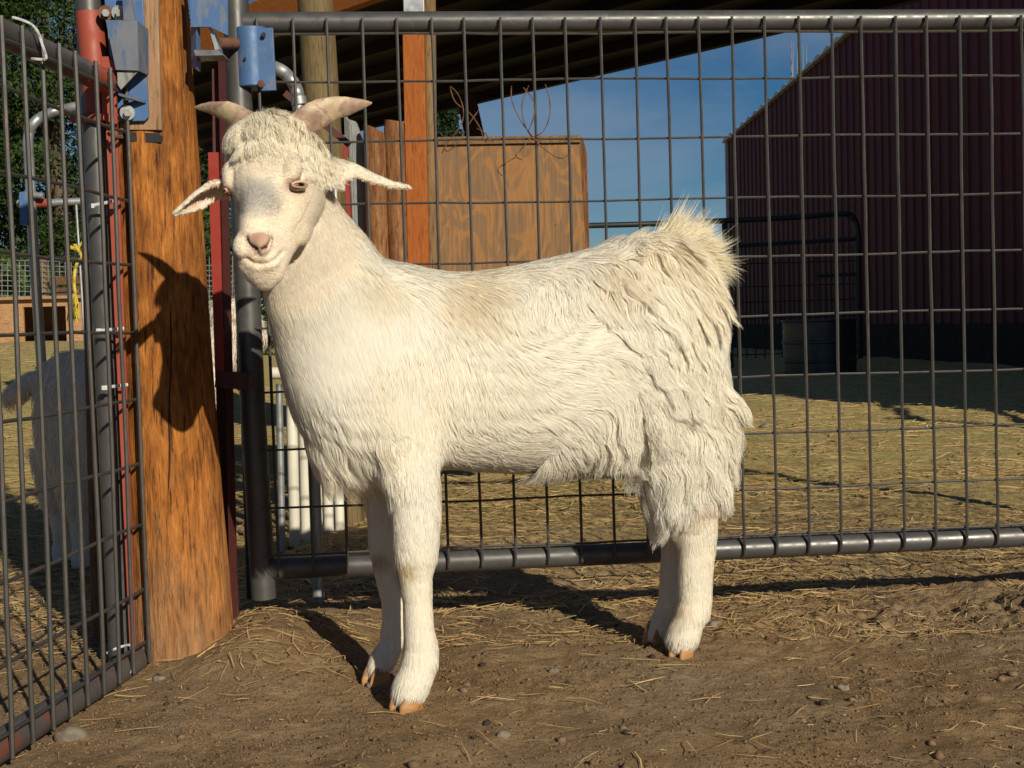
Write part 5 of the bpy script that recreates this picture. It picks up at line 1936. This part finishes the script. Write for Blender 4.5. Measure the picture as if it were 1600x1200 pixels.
# --- brow, muzzle and cheeks
NHd = 80000
hw_ = headmask * (1 - earmask)
uvv = pix(v)
bare = np.zeros(len(v))
bare = np.maximum(bare, in_poly(uvv, NOSE) * front)
bare = np.maximum(bare, (seg_dist(uvv, MOUTH) < 2.0) * front)
for E in (EYE_R, EYE_L):
    bare = np.maximum(bare, eye_dist(v, E, 1 if E is EYE_R else -1) < 1.30)
p, n = sample_mesh(v, vn, tri, NHd, rs, hw_ * (1 - bare))
t_, s_, d_ = (p - H0) @ HFv, (p - H0) @ HS, (p - H0) @ HD
lie = unit(-HFv[None] * (0.5 + 0.5 * sstep(0.06, 0.0, t_)[:, None]) * sstep(-0.03, 0.06, t_)[:, None] + HFv[None] * sstep(0.02, -0.06, t_)[:, None] * 0.8 + HS[None] * (s_ / 0.05)[:, None] * 0.8 - HD[None] * 0.5 + 0.13 * rs.normal(size=p.shape) + 0.2 * np.stack([fbm(p * 22, 2, 81), fbm(p * 30, 2, 82), fbm(p * 30, 2, 83)], -1))
low = sstep(-0.03, -0.09, d_)
lie = unit(lie * (1 - 0.8 * low[:, None]) + (-UP[None] * 0.8 + HD[None] * -0.3) * low[:, None])
L = (0.0046 + 0.007 * sstep(0.02, -0.06, t_) + 0.004 * low) * (0.7 + 0.6 * rs.random(NHd))
colr = tone(p, rs, 0.06) * np.array((1.0, 0.98, 0.97))
pu = pix(p)
smu = np.clip(1.25 - np.hypot((pu[:, 0] - 402) / 40, (pu[:, 1] - 306) / 33) + 0.2 * fbm(p * 60, 2, 85), 0, 1) * (n @ HD > 0.0)
smu = np.maximum(smu, 0.55 * np.clip(1.2 - np.hypot((pu[:, 0] - 372) / 14, (pu[:, 1] - 318) / 40), 0, 1) * (n @ HD > 0))
w_ = (0.70 * sstep(0, 0.95, smu + 0.25 * fbm(p * 35, 3, 87)) * (0.55 + 0.6 * rs.random(NHd)))[:, None]
colr = colr * (1 - w_) + np.array((0.27, 0.27, 0.28)) * w_
pk = np.clip(1.25 - np.hypot((pu[:, 0] - 405) / 34, (pu[:, 1] - 384) / 22), 0, 1)[:, None] * 0.5 * (n @ HD > 0)[:, None]
colr = colr * (1 - pk) + np.array((0.70, 0.50, 0.40)) * pk
for E in (EYE_R, EYE_L):
    w_ = np.clip(1.6 - np.linalg.norm(p - E, axis=1) / 0.016, 0, 1)[:, None] * 0.55
    colr = colr * (1 - w_) + np.array((0.66, 0.42, 0.31)) * w_
cur = grow(p, n, lie, L, np.zeros(NHd), np.full(NHd, 0.17) * (0.4 + 0.8 * rs.random(NHd)), np.full(NHd, 0.03), 4, 91, 0.1)
V, Q, C_ = ribbons(cur, unit(n + 0.15 * rs.normal(size=n.shape)), 0.00045 + 0.0004 * rs.random(NHd), colr, 0.3, rs, 0.15)
coat.add(V, Q, C_)

# --- ears
NE = 9000
p, n = sample_mesh(v, vn, tri, NE, rs, earmask)
s_ = (p - H0) @ HS
lie = unit(HS[None] * np.sign(s_)[:, None] + np.array((0, 0, -0.35)) + 0.25 * rs.normal(size=p.shape))
L = (0.0025 + 0.0030 * rs.random(NE))
colr = tone(p, rs, 0.06)
keepm = ~((n[:, 2] < -0.25) & (rs.random(NE) < 0.75))
cur = grow(p, n, lie, L, np.zeros(NE), np.full(NE, 0.10), np.full(NE, 0.03), 4, 92)
V, Q, C_ = ribbons(cur[keepm], n[keepm], (0.0008 + 0.0005 * rs.random(NE))[keepm], colr[keepm], 0.3, rs)
coat.add(V, Q, C_)

# --- forelock: long waves falling over the brow from between the horns
tv = (v - H0) @ HFv
sv_ = (v - H0) @ HS
dv_ = (v - H0) @ HD
fw = sstep(-0.014, -0.062, tv) * sstep(-0.125, -0.100, tv) * sstep(-0.070, -0.052, sv_) * sstep(0.072, 0.052, sv_) * sstep(-0.08, -0.05, dv_) * (1 - earmask)
NFk = 38000
p, n = sample_mesh(v, vn, tri, NFk, rs, fw)
t_, s_, d_ = (p - H0) @ HFv, (p - H0) @ HS, (p - H0) @ HD
lie = unit(HFv[None] * 0.9 + HS[None] * (s_ / 0.06)[:, None] * 0.55 + HS[None] * 0.25 + 0.75 * 0.85 * np.stack([fbm(p * 13, 2, 101), fbm(p * 13, 2, 102), fbm(p * 13, 2, 103)], -1) + 0.08 * rs.normal(size=p.shape))
up_ = sstep(-0.085, -0.105, t_)[:, None]
lie = unit(lie * (1 - 0.7 * up_) + (UP[None] * 0.8 + HS[None] * (s_ / 0.05)[:, None] * 0.5) * up_)
L = (0.012 + 0.023 * sstep(-0.025, -0.070, t_)) * (0.45 + 0.8 * rs.random(NFk)) * (1 - 0.25 * sstep(0.02, 0.05, s_))
wav = np.full(NFk, 0.0034) * (0.7 + 0.6 * rs.random(NFk))
lift = np.clip((0.12 + 0.32 * sstep(-0.04, -0.09, t_)) * (0.5 + 0.9 * rs.random(NFk)), 0.06, 0.95)
wl = np.full(NFk, 0.055)
ci = rs.choice(NFk, 110, replace=False)
cur = grow(p, n, lie, L, wav, lift, wl, 9, 110, 0.5, 34.0)
ccur = grow(p[ci], n[ci], lie[ci], L[ci] * 1.1, wav[ci], lift[ci], wl[ci], 9, 110, 0.5, 34.0)
cidx = kd_nearest(p[ci], p)
cur = clump(cur, p, cidx, ccur, p[ci], np.full(NFk, 0.48) * (0.5 + 0.4 * rs.random(NFk)), 0.3)
colr = tone(p, rs, 0.08) * np.array((1.0, 0.985, 0.95))
nn_ = unit(n + 0.8 * HD + 0.5 * (p - p[ci][cidx]) / 0.010 + 0.08 * rs.normal(size=n.shape))
V, Q, C_ = ribbons(cur, nn_, 0.0006 + 0.0004 * rs.random(NFk), colr, 0.25, rs)
coat.add(V, Q, C_)

# --- tail plume: hair fans up and back from the dock
NT = 3600
tp_ = rs.random(NT)
cp_ = np.array([onplane(u, v_, 0.015) for u, v_, r_ in TL])
cr_ = np.array([r_ for u, v_, r_ in TL])
x_ = 0.15 + 0.85 * tp_ ** 0.85
pos = np.stack([np.interp(x_ * 4, np.arange(5), cp_[:, k]) for k in range(3)], -1)
rad_ = np.interp(x_ * 4, np.arange(5), cr_)
ang = rs.random(NT) * 2 * math.pi
n = unit(GS[None] * np.cos(ang)[:, None] + UP[None] * np.sin(ang)[:, None])
p = pos + n * (rad_ * 0.9)[:, None]
fan = np.radians(30 - 66 * x_ ** 1.5 + 13 * rs.normal(size=NT))
lie = unit(GA[None] * np.cos(fan)[:, None] + UP[None] * np.sin(fan)[:, None] + GS[None] * (0.25 * np.cos(ang) + 0.10 * rs.normal(size=NT))[:, None])
L = (0.054 + 0.010 * np.sin(np.pi * x_) + 0.016 * sstep(0.75, 1.0, x_)) * (0.35 + 0.85 * rs.random(NT) ** 1.1)
K = 8
s = np.linspace(0, 1, K)[None, :, None]
bend = UP[None] * (0.95 * (1 - x_) + 0.10)[:, None] + GA[None] * (0.25 * x_ - 0.10)[:, None]
cur = p[:, None] + lie[:, None] * L[:, None, None] * s + bend[:, None] * (L * 0.62)[:, None, None] * s * s + 0.003 * np.sin(s * 7 + (fbm(p * 60, 2, 120) * 5)[:, None, None]) * s
ci = rs.choice(NT, 150, replace=False)
cidx = kd_nearest(p[ci], p)
cur = clump(cur, p, cidx, cur[ci], p[ci], np.full(NT, 0.5) * (0.5 + 0.6 * rs.random(NT)), 0.5)
a_ = rs.random((NT, 1))
colr = (1 - a_) * np.array((0.92, 0.88, 0.77)) + a_ * np.array((0.89, 0.80, 0.58))
V, Q, C_ = ribbons(cur, unit(GS[None] + 0.5 * rs.normal(size=n.shape)), 0.0006 + 0.0004 * rs.random(NT), colr, 0.10, rs)
coat.add(V, Q, C_)

coat.build('fur', goat, goat_base)

gl_b = MB()
gl_b.tube([P(541, 246, 1.975), P(552, 255, 1.985), P(560, 270, 1.985), P(566, 284, 1.99)], [0.0008, 0.0035, 0.0030, 0.0006], 6)
tag(gl_b.build('grass_blade', M['green_blade']), 'green blade of grass stuck to the goat ear', 'grass')

# ------------------------------------------------------------------ second goat, in the shade of the post beyond the left gate
Zg = 3.40
gz2 = float(terrain(*P(120, 700, Zg)[:2]))
g2b = np.append(P(200, 700, Zg)[:2], gz2)
goat2 = thing('goat', 'greyish white goat standing in shade beyond the left gate, mostly hidden by the log post', 'goat', g2b)
b2 = MB()
X2, Y2 = np.array((1.0, 0, 0)), np.array((0, 1.0, 0))
rg = []
for u, vt, vb, hw in ((58, 600, 690, 0.02), (70, 568, 730, 0.06), (95, 550, 765, 0.085), (140, 546, 775, 0.095), (200, 556, 775, 0.10), (260, 560, 770, 0.095), (310, 556, 760, 0.085), (335, 580, 730, 0.05), (345, 610, 690, 0.02)):
    T, B = P(u, vt, Zg), P(u, vb, Zg)
    rg.append(ring((T + B) / 2, (T - B) / 2, -Y2 * hw, 2.1, 0.12))
b2.loft(rg)
for (ub, dz) in ((128, -0.045), (98, 0.05), (292, -0.045), (318, 0.045)):
    Zl = Zg + dz
    gl_ = float(terrain(*P(ub, 800, Zl)[:2]))
    top_ = P(ub - (20 if ub < 200 else 0), 700, Zl)
    foot_ = P(ub, 880, Zl)
    foot_[2] = gl_
    pts_ = [top_, top_ * 0.55 + foot_ * 0.45 + X2 * 0.004, foot_ + UP * 0.14 - X2 * 0.004, foot_ + UP * 0.05, foot_ + UP * 0.03, foot_]
    b2.tube(pts_, [0.052, 0.040, 0.0255, 0.022, 0.027, 0.026], 14)
for (pth_, rr_) in (([(75, 585), (45, 600), (20, 618), (6, 628)], [0.022, 0.026, 0.026, 0.010]), ([(320, 600), (345, 540), (360, 500)], [0.06, 0.05, 0.045])):
    b2.tube([P(u, v_, Zg) for u, v_ in pth_], rr_, 14)
b2.ellipsoid(P(372, 505, Zg), np.stack([unit(np.array((0.8, 0, -0.6))), Y2, unit(np.array((0.6, 0, 0.8)))]), (0.085, 0.042, 0.05))
g2 = fuse(b2, 'body', goat2, 0.006, M['skin'], 6)
v, vn, tri = mesh_arrays(g2, g2b)
color_attr(g2.data, np.tile(np.array((0.62, 0.56, 0.48)), (len(v), 1)))
rs = np.random.default_rng(21)
N2 = 22000
p, n = sample_mesh(v, vn, tri, N2, rs, np.where(v[:, 2] > gz2 + 0.03, 1.0, 0.0))
lie = unit(np.array((-0.25, 0, -1.0)) + 0.25 * rs.normal(size=p.shape))
legm = sstep(0.62, 0.50, (p[:, 2] - gz2) / 0.55)
L = (0.030 - 0.021 * sstep(0.17, 0.10, p[:, 2] - gz2)) * (0.6 + 0.6 * rs.random(N2))
cur = grow(p, n, lie, L, np.full(N2, 0.002), np.full(N2, 0.3), np.full(N2, 0.04), 5, 130)
a_ = rs.random((N2, 1))
colr = ((1 - a_) * np.array((0.88, 0.82, 0.72)) + a_ * np.array((0.80, 0.72, 0.61)))
c2 = Coat()
c2.add(*ribbons(cur, n, 0.0016 + 0.0008 * rs.random(N2), colr, 0.3, rs))
c2.build('fur', goat2, g2b)
